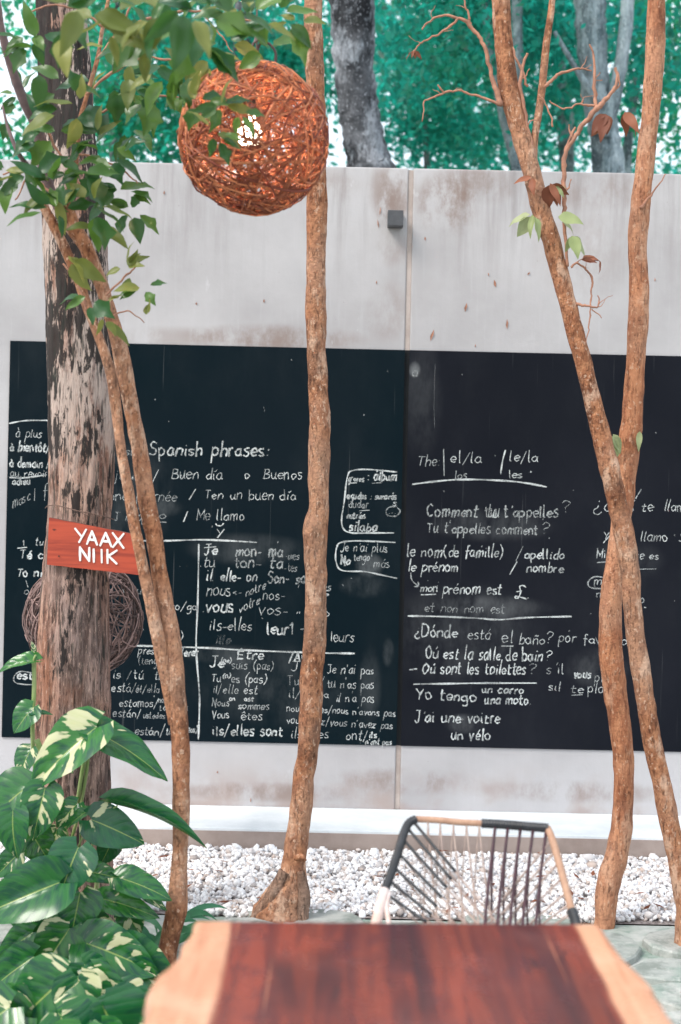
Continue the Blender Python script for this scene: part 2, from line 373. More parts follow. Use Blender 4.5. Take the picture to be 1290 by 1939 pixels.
M = dict(
    wall=m_wall(), ledge=m_plain('ledge_paint', (.72, .75, .78), .7, (.58, .62, .65), 4, .3),
    plinth=m_plain('plinth_concrete', (.36, .29, .26), .8, (.27, .21, .185), 5, .4),
    joint=m_plain('joint_filler', (.46, .39, .36), .8, (.34, .28, .25), 6, .3),
    jointdk=m_plain('joint_filler_black', (.002, .003, .005), .9, (.004, .006, .008), 12, .1),
    boardL=m_board('blackboard_teal_light', (.0024, .0088, .0130), (.0050, .0105, .0150),  # teal cast of the light and grading put into the left board's colour
        ((700,1070,.07,.06,.22),(690,1110,.12,.06,.10),(700,1300,.06,.2,.07),(470,1040,.3,.08,.08),(520,1300,.4,.2,.06),(735,1235,.03,.07,.12),(290,960,.15,.05,.10),(440,1240,.25,.05,.10),(240,930,.25,.3,.06))),
    boardR=m_board('blackboard_paint_charcoal', (.0075, .009, .0135), (.0115, .013, .0185),
        ((930,995,.3,.08,.09),(870,1200,.4,.25,.07),(1180,1060,.2,.1,.05),(785,700,.03,.04,.25),(880,1370,.1,.05,.14),(930,1150,.3,.06,.10),(1130,1265,.15,.1,.12),(800,760,.1,.3,.05))),
    chalk=m_chalk('white_chalk', .26, .54, .95), chalk2=m_chalk('faint_chalk', .26, .6, .62), chalk3=m_chalk('old_chalk', .36, .72, .26),
    bigbark=m_bigbark(),
    bark=m_bark('orange_brown_bark', (.40, .18, .092), (.22, .082, .04), (.06, .02, .011), (.60, .40, .29), (40, 40, 26), .55, .6, 9, .8),
    bark2=m_bark('pinkish_bark', (.48, .21, .108), (.29, .105, .052), (.10, .032, .018), (.60, .37, .25), (44, 44, 10), .4, .45, 7, .7),
    rootbark=m_bark('rough_root_bark', (.32, .18, .12), (.16, .08, .05), (.05, .025, .017), (.46, .33, .26), (30, 30, 9), .5, .4, 6, 1.0),
    twig=m_plain('twig_bark', (.40, .19, .12), .8, (.25, .12, .08), 30, .4),
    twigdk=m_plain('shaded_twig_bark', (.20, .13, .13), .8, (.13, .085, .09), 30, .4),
    farbark=m_bark('grey_forest_bark', (.27, .30, .33), (.08, .09, .105), (.008, .009, .012), (.42, .44, .48), (22, 22, 4.5), .97, .45, 3.4, 1.0, dthr=.45),
    farbark2=m_bark('pale_forest_bark', (.27, .34, .37), (.10, .145, .165), (.03, .04, .05), (.52, .60, .64), (26, 26, 4), .7, .5, 4, 1.0),
    farleaf=m_leaf('teal_forest_leaf', (.002, .034, .034), (.035, .44, .37), .55, .4, .5, (.04, .9, .70), ((.002, .035, .020), (.018, .18, .07))),
    farleaf2=m_leaf('green_forest_leaf', (.004, .06, .04), (.05, .46, .28), .55, .4, .5, (.06, .85, .46), ((.004, .05, .02), (.04, .22, .06))),
    nearleaf=m_leaf('tree_leaf', (.010, .070, .022), (.10, .19, .03), .35, .34, .5, (.14, .30, .05)),
    nearleaf2=m_leaf('olive_tree_leaf', (.08, .12, .02), (.25, .26, .06), .38, .45, .5, (.35, .35, .09)),
    dryleaf=m_leaf('dry_brown_leaf', (.14, .045, .025), (.30, .11, .06), .2, .6, .3, (.4, .14, .06)),
    palegreen=m_leaf('pale_green_leaf', (.28, .34, .14), (.36, .40, .22), .3, .5, .4, (.4, .45, .2)),
    pothos=m_pothos('variegated_leaf', .70), pothos2=m_pothos('boldly_variegated_leaf', .625), vine=m_plain('vine_stem', (.20, .30, .09), .5, (.32, .36, .16), 9, .1),
    strap=m_leaf('striped_strap_leaf', (.02, .16, .07), (.12, .32, .16), .25, .4),
    rattan=m_cane('orange_rattan', (.17, .032, .016), (.66, .24, .105)),
    rattandk=m_cane('dry_vine_cane', (.035, .018, .016), (.34, .22, .20)),
    black=m_plain('black_cord', (.012, .013, .016), .5, (.022, .024, .03), 40, .3),
    tan=m_plain('tan_cord', (.40, .24, .16), .7, (.32, .18, .12), 40, .4),
    tancord=m_plain('greyish_tan_cord', (.36, .27, .23), .7, (.26, .19, .17), 40, .4),
    dkcord=m_plain('dark_red_cord', (.035, .014, .02), .6, (.06, .02, .03), 40, .3),
    tube=m_plain('worn_white_tube', (.62, .52, .50), .5, (.50, .34, .28), 14, .2),
    metal=m_plain('dark_lamp_metal', (.05, .052, .058), .5, (.07, .072, .08), 20, .1),
    stone=m_stone('mossy_paving_stone'), moss=m_plain('mossy_joint_soil', (.46, .47, .45), .9, (.16, .23, .19), 6, .6),
    pebble=m_pebble(), gravelbed=m_plain('gravel_bed', (.12, .095, .09), .9, (.3, .26, .25), 60, .8),
    earth=m_plain('bare_earth', (.20, .17, .14), .9, (.13, .14, .09), 2, .5),
    signwood=m_shrubwood(), signpaint=m_plain('white_sign_paint', (.82, .80, .77), .6, (.74, .72, .68), 60, .1),
    twine=m_plain('dark_twine', (.10, .055, .04), .8, (.16, .10, .08), 60, .4),
    signback=m_plain('dark_sign_edge', (.05, .022, .018), .7, (.09, .035, .025), 30, .3),
)
kb = NT('lit_bulb_glass'); kb.b.inputs['Emission Color'].default_value = (1, .86, .66, 1); kb.b.inputs['Emission Strength'].default_value = 12.0; kb.set((.9, .9, .85), .3)
M['bulb'] = kb.m
# ---------------------------------------------------------------- ground, gravel, paving
gm = MB(); gm.add([(-150,-60,-.03),(150,-60,-.03),(150,260,-.03),(-150,260,-.03)], [(0,1,2,3)])
tag(link('ground', gm.mesh('ground'), M['earth']), kind='structure')
GY0, GY1 = 4.93, 5.70                       # gravel strip, from paving edge to plinth
gb = MB(); gb.add([(-4.5,GY0-.05,-.012),(4.5,GY0-.05,-.012),(4.5,GY1+.02,-.012),(-4.5,GY1+.02,-.012)], [(0,1,2,3)])
tag(link('gravel_bed', gb.mesh('gravel_bed'), M['gravelbed']), kind='structure')
def pebbles():
    g = np.random.default_rng(3); N = 27000
    t = (1+5**.5)/2
    iv = np.array([(-1,t,0),(1,t,0),(-1,-t,0),(1,-t,0),(0,-1,t),(0,1,t),(0,-1,-t),(0,1,-t),(t,0,-1),(t,0,1),(-t,0,-1),(-t,0,1)])/math.sqrt(1+t*t)
    it = np.array([(0,11,5),(0,5,1),(0,1,7),(0,7,10),(0,10,11),(1,5,9),(5,11,4),(11,10,2),(10,7,6),(7,1,8),(3,9,4),(3,4,2),(3,2,6),(3,6,8),(3,8,9),(4,9,5),(2,4,11),(6,2,10),(8,6,7),(9,8,1)])
    x = g.uniform(-2.3, 2.3, N); y = GY0+(GY1-GY0)*g.uniform(-.07, 1, N); y += .03*np.sin(x*7)*(y < GY0+.1)
    s = g.gamma(5, .0012, N)+.0038; s[:26] *= 2.4; x[:26] = g.uniform(.9, 2.0, 26); y[:26] = GY1-.06-g.uniform(0, .08, 26)
    x[26:] += .0*x[26:]; zz = g.uniform(-.012, .006, N)+s*.15
    M3 = g.normal(size=(N,3,3)); Q, _ = np.linalg.qr(M3)
    sc = np.stack([g.uniform(.75,1.5,N), g.uniform(.7,1.1,N), g.uniform(.5,.9,N)], 1)
    v = iv[None]*(1+g.uniform(-.32,.32,(N,12,1)))*sc[:,None]*s[:,None,None]
    v = np.einsum('nij,nkj->nki', Q, v)+np.stack([x,y,zz],1)[:,None]
    f = it[None]+12*np.arange(N)[:,None,None]
    me = bpy.data.meshes.new('gravel'); me.vertices.add(N*12); me.vertices.foreach_set('co', v.ravel().astype(np.float32))
    me.loops.add(N*60); me.loops.foreach_set('vertex_index', f.ravel().astype(np.int32))
    me.polygons.add(N*20); me.polygons.foreach_set('loop_start', np.arange(N*20, dtype=np.int32)*3); me.update(calc_edges=True)
    tag(link('gravel', me, M['pebble']), 'white crushed stone gravel along the foot of the wall', 'gravel', kind='stuff')
pebbles()
def litter():                                # dead leaves blown onto gravel and paving
    g = random.Random(31); b_ = MB()
    for _ in range(150):
        x = g.uniform(-2.1, 2.1); y = g.uniform(3.3, 5.66) if g.random() < .4 else g.uniform(4.85, 5.66); z = .018 if y > GY0 else .016
        a = g.uniform(0, 6.28); L = g.uniform(.012, .034); w = L*g.uniform(.2, .35); c, s = math.cos(a), math.sin(a); t = g.uniform(-.3, .3)
        P4 = [(-L, 0, .002), (-.2*L, w, .006), (L, 0, .003+abs(t)*L), (-.1*L, -w, .004)]
        b_.add([(x+u*c-v*s, y+u*s+v*c, z+q) for u, v, q in P4], [(0, 1, 2), (0, 2, 3)])
    tag(link('leaf_litter', b_.mesh('leaf_litter'), M['dryleaf']), 'scattered small dead brown leaves on gravel and paving', 'leaf litter', kind='stuff')
litter()

# paving: irregular flat stones, each its own object
pv = bpy.data.objects.new('paving', None); COL.objects.link(pv); tag(pv, 'pale irregular stone paving with mossy joints', kind='structure')
bed = MB(); bed.add([(-4.5,-2,-.016),(4.5,-2,-.016),(4.5,GY0-.052,-.016),(-4.5,GY0-.052,-.016)], [(0,1,2,3)])
part('mortar_bed', bed.mesh('mortar_bed'), M['moss'], pv)
def clip(poly, mx, my, nx, ny):
    out = []
    for i in range(len(poly)):
        a, b = poly[i], poly[(i+1) % len(poly)]
        da = (a[0]-mx)*nx+(a[1]-my)*ny; db = (b[0]-mx)*nx+(b[1]-my)*ny
        if da <= 0: out.append(a)
        if da*db < 0: t = da/(da-db); out.append((a[0]+(b[0]-a[0])*t, a[1]+(b[1]-a[1])*t))
    return out
r2 = random.Random(11); pts = []
for i in range(-1, 14):
    for j in range(-1, 15):
        pts.append((-2.45+i*.38+(j % 2)*.19+r2.uniform(-.13,.13), 1.2+j*.265+r2.uniform(-.08,.08)))
for (cx, cy) in pts:
    if not (-2.3 < cx < 2.3 and 1.3 < cy < GY0-.05): continue
    poly = [(cx-.5,cy-.5),(cx+.5,cy-.5),(cx+.5,min(cy+.5, GY0-.03)),(cx-.5,min(cy+.5, GY0-.03))]
    for (qx, qy) in pts:
        dx, dy = qx-cx, qy-cy; L = math.hypot(dx, dy)
        if L < 1e-6 or L > .95: continue
        poly = clip(poly, (cx+qx)/2-dx/L*.013, (cy+qy)/2-dy/L*.013, dx/L, dy/L)
    if len(poly) < 3: continue
    ring = []                                   # chamfer corners and roughen
    for i in range(len(poly)):
        a, b, c = poly[i-1], poly[i], poly[(i+1) % len(poly)]
        for q, w in ((a, .22), (c, .22)):
            ring.append((b[0]+(q[0]-b[0])*w+r2.uniform(-.008,.008), b[1]+(q[1]-b[1])*w+r2.uniform(-.008,.008)))
    n = len(ring); h = r2.uniform(.004, .012); tilt = (r2.uniform(-.012,.012), r2.uniform(-.012,.012))
    def lay(k, z): return [((cx+(x-cx)*k), (cy+(y-cy)*k), z+(x-cx)*tilt[0]+(y-cy)*tilt[1]) for x, y in ring]
    vs = lay(1, -.02)+lay(.99, h-.006)+lay(.95, h)
    fs = [(k*n+i, k*n+(i+1) % n, (k+1)*n+(i+1) % n, (k+1)*n+i) for k in (0, 1) for i in range(n)]+[tuple(2*n+i for i in range(n))]
    part('paving_stone', mesh('paving_stone', vs, fs), M['stone'], pv)

# ---------------------------------------------------------------- wall
LEDGE_Z, TOPZ = .08, P(780, 317, DW).z
jx = P(766, 903, DW).x                      # the joint between the two wall panels
wl = thing('concrete_wall', (jx, DW, 0), 'tall pale painted concrete wall with blackboards, behind the white gravel', 'wall')
for a, b in ((-7, jx-.011), (jx+.011, 7)):
    b_ = MB(); b_.box((a, DW, LEDGE_Z-.05), (b, DW+.18, TOPZ-.003), .006); part('wall_panel', b_.mesh('wall_panel'), M['wall'], wl)
btz, bbz = P(766, 663, DW).z, P(766, 1412, DW).z
for a, b, m, y in ((LEDGE_Z, bbz, 'joint', .006), (bbz, btz, 'jointdk', .004), (btz, TOPZ-.01, 'joint', .006)):
    b_ = MB(); b_.box((jx-.0105, DW+y, a), (jx+.0105, DW+.17, b)); part('joint_strip', b_.mesh('joint_strip'), M[m], wl, 'black joint strip' if m == 'jointdk' else None)
b_ = MB(); b_.box((-7, 5.72, -.03), (7, DW+.18, LEDGE_Z-.055)); part('plinth', b_.mesh('plinth'), M['plinth'], wl)
b_ = MB(); b_.box((-7, 5.716, LEDGE_Z-.055), (7, DW-.001, LEDGE_Z), .004); 
part('ledge', b_.mesh('ledge'), M['ledge'], wl)
# front of the plinth carries a thin coat up to the ledge lip
b_ = MB(); b_.box((-7, 5.712, -.02), (7, 5.7155, LEDGE_Z-.012)); part('plinth_face', b_.mesh('plinth_face'), M['plinth'], wl)
ch = MB()
for px, py, w, h, a in ((937,537,5,15,.2),(882,582,5,18,-.2),(960,614,4,20,0),(818,635,5,24,-.3),(805,452,3,8,0),(1001,518,3,8,-.6),(925,520,2,8,.2),(500,570,3,8,0),(720,400,2,16,-.1),(716,424,2,18,.15),(311,365,3,8,0),
                          (372,575,3,6,0),(900,655,2,7,0),(713,535,2,8,0),(412,1462,3,5,0),(475,1515,2,10,0),(1240,530,2,8,0)):
    c = P(px, py, DW); s = DW/F; ca, sa = math.cos(a), math.sin(a); o = []
    for ux, uz, uy in ((0,.5,0),(.5,.1,-.004),(.2,-.5,0),(-.5,-.1,-.002)):
        x, z = ux*w*s, uz*h*s; o.append((c.x+x*ca-z*sa, c.y-.0015+uy, c.z+x*sa+z*ca))
    ch.add(o, [(0,3,2,1)])
part('dried_leaf_flecks', ch.mesh('dried_leaf_flecks'), M['twig'], wl)

# blackboards
BT = .005
def board(x0, x1, zt0, zt1, zb, mname, label):
    root = thing('blackboard', ((x0+x1)/2, DW-.002, zb), label, 'blackboard', 'blackboards on the wall')
    y0, y1 = DW-.001-BT, DW-.001
    v = [(x0,y0,zb),(x1,y0,zb),(x1,y0,zt1),(x0,y0,zt0),(x0,y1,zb),(x1,y1,zb),(x1,y1,zt1),(x0,y1,zt0)]
    surf = part('board_surface', mesh('board_surface', v, [(0,1,2,3),(5,4,7,6),(0,4,5,1),(1,5,6,2),(2,6,7,3),(3,7,4,0)]), M[mname], root)
    return root
bxl = P(12, 1020, DW).x
BL = board(bxl, jx-.0098, btz+.003, btz, bbz, 'boardL', 'left blackboard behind the thick trunk, covered in conjugation tables and Spanish phrases')
BR = board(jx+.0098, 3.2, btz, btz-.001, bbz, 'boardR', 'right blackboard with short questions in French and Spanish')

# single-stroke handwriting
GL = {
'a': (9.5, "8 8 5 10 1 7 1 3 4 0 7 2 8 9 8 9 8 2 9.6 0"), 'b': (9, "1 19 1 0 1 0 1 6 4 10 8 7 7 1 4 0 1 2"), 'c': (8.5, "8 8 5 10 1 7 1 3 4 0 8 2"),
'd': (9.5, "8 8 5 10 1 7 1 3 4 0 8 3 8 19 8 19 8 2 9.4 0"), 'e': (8.5, "1 5 8 6 7 9 4 10 1 7 1 3 4 0 8 2"), 'f': (7, "8 18 6 20 4 17 4 -4 | 1 10 7 10"),
'g': (9.5, "8 8 5 10 1 7 1 3 4 1 8 4 8 9 8 9 8 -5 5 -9 1 -7"), 'h': (9.5, "1 19 1 0 1 0 1 6 5 10 8 7 8 0"), 'i': (4.5, "2 10 2 2 3.5 0 | 2 14 2.4 15"),
'j': (5.5, "3 10 3 -6 0 -8 | 3 14 3.4 15"), 'k': (8.5, "1 19 1 0 | 7 10 1 4 1 4 8 0"), 'l': (4.5, "2 19 2 2 3.6 0"),
'm': (13.5, "1 10 1 0 1 0 1 6 4 10 6.5 8 6.5 0 6.5 0 6.5 6 10 10 12 8 12 0"), 'n': (9.5, "1 10 1 0 1 0 1 6 5 10 8 7 8 0"), 'o': (9.5, "5 10 1 8 1 3 4 0 8 3 8 7 5 10 4 10"),
'p': (9.5, "1 10 1 -9 | 1 7 4 10 8 8 8 3 4 0 1 3"), 'q': (9.5, "8 8 5 10 1 7 1 3 4 0 8 3 | 8 10 8 -9"), 'r': (7, "1 10 1 0 1 0 1 6 4 10 6.4 9.3"),
's': (8, "7 9 4 10 1 8 3 5.5 6.5 4 6.5 1 3 0 .4 1.5"), 't': (7.5, "3 16 3 2 5 0 7 1 | 0 10 7 10.5"), 'u': (9.5, "1 10 1 3 3 0 7 2 8 10 8 10 8 2 9.4 0"),
'v': (8.5, "0 10 4 0 4 0 8 10"), 'w': (12, "0 10 3 0 3 0 6 9 6 9 9 0 9 0 12 10"), 'x': (8.5, "0 10 8 0 | 8 10 0 0"), 'y': (8.5, "0 10 4 1 | 8 10 2 -9"), 'z': (8.5, "1 10 7 10 7 10 0 0 0 0 8 0"),
'A': (12, "0 0 5.5 17 5.5 17 11 0 | 2 6 9 6"), 'B': (11, "1 17 1 0 | 0 17 7 16 8 11 2 9 2 9 9 7 9 1 0 0"), 'C': (11, "10 14 6 17 1 12 1 5 5 0 10 3"), 'D': (12, "1 17 1 0 | 0 17 7 16 11 9 7 1 0 0"),
'E': (10, "9 17 1 17 1 17 1 0 1 0 9 0 | 1 9 7 9"), 'J': (9, "1 17 9 17 | 6 17 6 3 3 -1 0 2"), 'L': (9, "1 17 1 0 1 0 8 0"), 'M': (13, "1 0 1 17 1 17 6.5 6 6.5 6 12 17 12 17 12 0"),
'N': (12, "1 0 1 17 1 17 10 0 10 0 10 17"), 'O': (12, "6 17 1 12 1 5 5 0 10 4 11 11 6 17 5 17"), 'P': (10, "1 17 1 0 | 0 17 7 16 9 12 6 8 1 8"), 'S': (10, "9 15 5 17 1 14 3 10 8 7 8 2 4 0 0 2"),
'T': (11, "0 17 10 17 | 5 17 5 0"), 'V': (11, "0 17 5 0 5 0 10 17"), 'Y': (10, "0 17 5 9 5 9 10 17 | 5 9 4 0"), 'U': (11, "1 17 1 4 5 0 9 4 9 17"), 'I': (4, "2 17 2 0"), 'X': (10, "0 17 9 0 | 9 17 0 0"), 'K': (10, "1 17 1 0 | 9 17 1 7 1 7 9 0"),
'£': (12, "11 18 8 21 4 18 6 10 4 2 1 0 0 3 5 3 12 0 | 1 10 7 12"),
'/': (9, "0 -4 8 20"), '|': (5, "2 -5 2 20"), '-': (8, "1 5 7 5.5"), '(': (6, "5 20 1 12 1 4 5 -4"), ')': (6, "1 20 5 12 5 4 1 -4"), ':': (5, "2 1 2.5 0 | 2 9 2.5 8"), '.': (5, "2 1 2.6 0"),
"'": (4, "2.5 19 2 15"), '"': (7, "2 8 1.4 4 | 5 8 4.4 4"), ',': (4, "2.5 1 1.5 -2"), '?': (10, "1 14 4 18 9 15 7 10 4 8 4 5 | 4 1 4.6 0"), '¿': (10, "5 14 5.5 13 | 5 9 4 5 1 2 2 -3 7 -4 9 -1"),
'<': (8, "7 9 1 5 1 5 7 1"), '1': (6, "1 13 4 17 4 17 4 0"), '*': (6, "2 6 3 4"), ' ': (8, ""), '~': (8, "0 3 3 6 6 2 8 5")}
ACC = {'\u0301': "4 13 6.5 17", '\u0300': "2.5 17 5 13", '\u0302': "2 13 4.5 16 4.5 16 7 13", '\u0308': "2 14 2.5 15 | 6 14 6.5 15", '\u0303': "2 13 4 15 6 13.5 8 15"}
def strokes_of(s):
    out = []
    for seg in s.split('|'):
        q = [float(t) for t in seg.split()]
        if q: out.append([(q[i], q[i+1]) for i in range(0, len(q), 2)])
    return out
hr = random.Random(5)
class Chalk:
    def __init__(s): s.v = []; s.f = []; s.cuts = []; s.dots = -1
    def mark(s): s.cuts.append((len(s.v), len(s.f)))
    def line(s, pxs, wpx, curve=True, jit=.35, own=True):
        if own: s.mark()
        """pxs: points in photo pixels on the wall plane"""
        pp = smooth_path(pxs, 5) if curve and len(pxs) > 2 else [np.array(p, dtype=float) for p in pxs]
        if len(pp) < 2: return
        q = [P(p[0], p[1], DW) for p in pp]; w = wpx*DW/F/2; y = DW-.001-BT-.0012
        n0 = len(s.v); m = len(q); ph = hr.uniform(0, 9)
        for i, c in enumerate(q):
            t = q[min(i+1, m-1)]-q[max(i-1, 0)]; L = math.hypot(t.x, t.z) or 1e-9
            nx, nz = -t.z/L, t.x/L; ww = w*(1+jit*math.sin(ph+i*1.1)*.8)*(1.0 if 0 < i < m-1 else .7)
            s.v += [(c.x+nx*ww, y, c.z+nz*ww), (c.x-nx*ww, y, c.z-nz*ww)]
        for i in range(m-1): a = n0+2*i; s.f.append((a, a+1, a+3, a+2))
    def text(s, t, x0, x1, yb, xh, slope=None, w=1.25, slant=.12, j=.9):
        """x0..x1 and baseline in photo pixels, xh = height of a small letter"""
        s.mark(); t = unicodedata.normalize('NFD', t); adv = 0; items = []
        for c in t:
            if c in ACC: items.append((items[-1][1] if items else 0, None, c)); continue
            g = GL.get(c)
            if g is None: continue
            items.append((adv, adv, c)); adv += g[0]+1.6
            last = items[-1]
        tot = max(adv-1.6, 1); kx = (x1-x0)/tot; ky = xh/10; sl = .018 if slope is None else slope
        cur = 0
        for pos, own, c in items:
            st = strokes_of(ACC[c] if c in ACC else GL[c][1])
            if c not in ACC:
                w_ = w*hr.uniform(.85, 1.1); cur = pos; jx_, jy_, js = hr.uniform(-j, j)*.8, hr.uniform(-j, j), 1+hr.uniform(-.16, .18); ja = hr.uniform(-.12, .12)
            for k in st:
                o = []
                for gx, gy in k:
                    gx, gy = gx+hr.uniform(-.65, .65), gy*js+hr.uniform(-.65, .65)
                    if c in ACC and 'A' <= t[0] <= 'Z' and pos == 0: gy += 5
                    X = x0+(cur+gx)*kx+jx_+(slant+ja)*gy*ky; Y = yb+sl*(X-x0)-gy*ky-jy_*.6
                    o.append((X, Y))
                # keep doubled points (corners) doubled
                kk = []
                for i, pt in enumerate(o):
                    if i and k[i] == k[i-1]: pt = kk[-1]
                    kk.append(pt)
                s.line(kk, w_, jit=.45, own=False)
        s.mark()
    def build(s, name, m, root):
        cs = sorted(set([(0, 0)]+s.cuts+[(len(s.v), len(s.f))]))      # every phrase is its own object, loose lines gather in theirs
        for (v0, f0), (v1, f1) in zip(cs, cs[1:]):
            if v1 <= v0: continue
            o = part('chalk_specks' if v0 == s.dots else name, mesh(name, s.v[v0:v1], [tuple(i-v0 for i in f) for f in s.f[f0:f1]]), m, root)
            if v0 == s.dots: o['kind'] = 'stuff'
A, B, C3 = Chalk(), Chalk(), Chalk()        # clear, faint and old chalk on the left board
A.text('à plus', 30, 80, 828, 9); A.text('à bientôt/', 19, 96, 854, 9.5, w=2.5); A.text('à demain /', 19, 96, 884, 8.5, w=2.4); A.text('au revoir', 20, 92, 902, 8); A.text('adieu', 24, 58, 917, 7, w=2.4)
A.line([(19,904),(45,905),(90,899)], 2.4); A.line([(18,802),(45,797),(75,796),(110,797),(150,801)], 2.2)
B.text('masc', 24, 58, 962, 11, slope=-.45); B.line([(66,948),(67,925)], 2); B.text('f', 78, 92, 942, 14); B.text('fem', 92, 130, 935, 10)
A.text('1', 43, 48, 1033, 6); A.text('tu es', 68, 105, 1032, 8); A.line([(34,1038),(52,1036)], 2.4); A.text('Té c', 38, 82, 1057, 10, w=2.5); A.text('To nie', 32, 90, 1091, 9, w=2.5)
B.line([(50,1099),(54,1112)], 2); B.text('on v', 46, 90, 1125, 7); A.text('estoy', 33, 88, 1285, 8, w=2.5)
B.line([(62,1274),(40,1271),(28,1280),(30,1292),(55,1296),(80,1294)], 2)
B.text('bsi', 225, 251, 862, 9); A.text('Spanish phrases:', 284, 510, 862, 13.5, w=2.7, slope=.008)
B.text('Bonjour', 172, 264, 907, 9); A.line([(289,914),(301,889)], 2.3); A.text('Buen día', 325, 421, 906, 11.5); A.text('o', 462, 473, 906, 9); A.text('Buenos', 499, 572, 906, 11.5); A.text('días', 584, 622, 907, 11)
B.text('bonne journée', 180, 335, 946, 10.5); A.line([(359,946),(371,926)], 2.3); A.text('Ten un buen día', 387, 560, 944, 10.5)
B.text("J' m'appelle", 218, 300, 985, 10); B.text('o', 302, 316, 982, 8); B.line([(298,988),(316,989)], 2); A.line([(348,988),(356,968)], 2.3); A.text('Me llamo', 372, 463, 984, 10.5)
A.line([(409,991),(412,995),(420,995),(424,990)], 2); A.text('y', 411, 424, 1010, 8, w=2.4)
A.line([(200,1023),(300,1024),(390,1022),(487,1027)], 2.8); A.line([(377,1030),(375,1140),(372,1225),(378,1310),(378,1350),(376,1400)], 2.8)
A.text('Je', 388, 411, 1050, 11, w=2.6); A.line([(387,1037),(410,1035)], 2.2); B.text('mon- ma', 447, 535, 1052, 11.5, w=2.6); B.text('-mes', 539, 566, 1059, 8.5)
A.text('.tu', 378, 408, 1073, 10); B.text('ton- ta', 443, 535, 1074, 11.5, w=2.6); B.text('-tes', 538, 562, 1081, 8.5)
A.text('il. elle- on', 390, 487, 1099, 11, w=2.3); B.text('Son- sa', 507, 578, 1103, 11, w=2.6); B.text('- ses', 585, 628, 1116, 8)
A.text('nous', 391, 437, 1127, 13); B.text('<-', 442, 458, 1126, 8); A.text('notre', 465, 502, 1130, 9, slope=-.4); A.text('nos-', 497, 540, 1135, 11); A.text("' s", 556, 625, 1128, 10)
A.text('.vous', 382, 442, 1158, 13.5, w=2.6); A.text('votre', 453, 492, 1160, 9, slope=-.45); A.text('vos-', 490, 545, 1163, 12); A.text('"   o', 560, 625, 1166, 9)
A.text('ils-elles', 395, 478, 1192, 12); A.text('leur1', 504, 556, 1200, 13, w=2.6); B.text('-', 566, 578, 1196, 9); A.text('leurs', 625, 670, 1214, 11)
C3.text('ille', 408, 436, 1218, 10, w=3)
A.line([(250,1222),(380,1226),(450,1230),(520,1233),(610,1236),(672,1237)], 3)
A.text('Être', 450, 500, 1247, 9.5, w=2.6); A.text('/Avoir', 547, 606, 1252, 10, w=2.6)
A.text('Je', 398, 425, 1262, 10, w=2.6); A.text('(ne)', 419, 438, 1254, 5, w=1.8); A.text('suis', 439, 468, 1266, 8.5); A.text('(pas)', 480, 517, 1267, 9); A.text("J'ai", 552, 600, 1269, 10); A.text("Je n'ai pas", 620, 708, 1274, 9.5, slope=.03)
A.text('Tu', 400, 418, 1290, 9); A.text('(n)', 421, 437, 1283, 5, w=1.8); A.text('es (pas)', 438, 504, 1292, 9); A.text('Tu as /', 545, 615, 1296, 9); A.text("tu n'as pas", 620, 708, 1301, 9.5, slope=.03)
A.text('il/elle est', 402, 487, 1312, 9); A.text('il/elle a', 547, 622, 1320, 9); A.text("il n'a pas", 636, 709, 1328, 9)
A.text('Nous', 402, 434, 1336, 8); A.text('on', 434, 446, 1326, 5, w=1.8); A.text('est', 463, 481, 1327, 5.5, w=1.8); A.text('sommes', 451, 510, 1342, 8); A.text("nous avons/nous n'avons pas", 543, 749, 1346, 7.5, slope=.05)
A.text('Vous', 402, 434, 1359, 8); A.text('êtes', 456, 498, 1362, 9); A.text("vous avez/vous n'avez pas", 543, 744, 1368, 7.5, slope=.06)
A.text('ils/elles sont', 402, 535, 1391, 10.5, w=2.6); A.text('ils/elles', 551, 622, 1396, 9.5); A.text('ont/', 655, 697, 1400, 9.5); A.text('ils', 698, 714, 1396, 6, w=2); A.text("n'ont pas", 692, 741, 1409, 6, w=2)
A.line([(752,894),(700,889),(668,891),(658,903),(652,950),(647,985),(652,1003),(668,1009),(700,1009),(746,1009)], 2.4)
A.text('graves', 659, 689, 911, 6, w=1.9); A.line([(660,915),(676,914)], 1.8); A.text(': álbum', 695, 750, 909, 9.5, w=2.5); A.line([(705,915),(722,914)], 1.8)
A.text('agudas : sunarás', 657, 751, 944, 6.5, w=2); A.text('dudar', 660, 697, 961, 8); A.line([(680,967),(700,966)], 1.8); A.text('nutrías', 657, 692, 981, 6.5, w=2); A.text('sílaba', 660, 713, 1005, 9.5, w=2.5)
B.line([(752,959),(738,960),(731,968),(735,976),(750,977),(758,968),(752,961)], 2); A.text('....', 736, 756, 972, 8); B.text('R', 740, 752, 957, 7); B.text('6', 742, 752, 957, 7)
A.text('s', 742, 750, 957, 8)
A.line([(640,1030),(650,1026),(680,1024),(749,1027)], 2.4); A.line([(640,1030),(636,1045),(637,1065),(648,1080),(690,1082),(720,1088),(752,1095)], 2.4)
A.text("Je n'ai plus", 645, 733, 1044, 10); A.text('No', 645, 663, 1069, 9.5, w=3); A.text('tengo', 670, 699, 1061, 8); A.text('más', 707, 738, 1074, 9)
A.text('es', 218, 238, 1088, 8); B.text('a/sui', 228, 274, 1124, 9); A.text('otro/ga', 305, 373, 1154, 8.5); A.text('mi)', 320, 346, 1210, 8)
A.text('Tener', 341, 376, 1241, 8.5, w=2.5); A.text('presente', 262, 325, 1238, 8); B.text('(tengo)', 262, 312, 1257, 8)
A.text('is /tú', 214, 272, 1284, 9); A.text('tiene', 293, 330, 1286, 8); A.text('está/', 212, 258, 1309, 9); B.text('él/ella', 258, 302, 1310, 8)
A.text('estamos/', 226, 300, 1337, 9); B.text('nosotros', 300, 340, 1330, 6); B.text('tenemos', 302, 356, 1344, 6.5); A.text('están/', 214, 268, 1357, 9); B.text('ustedes', 271, 313, 1359, 6.5)
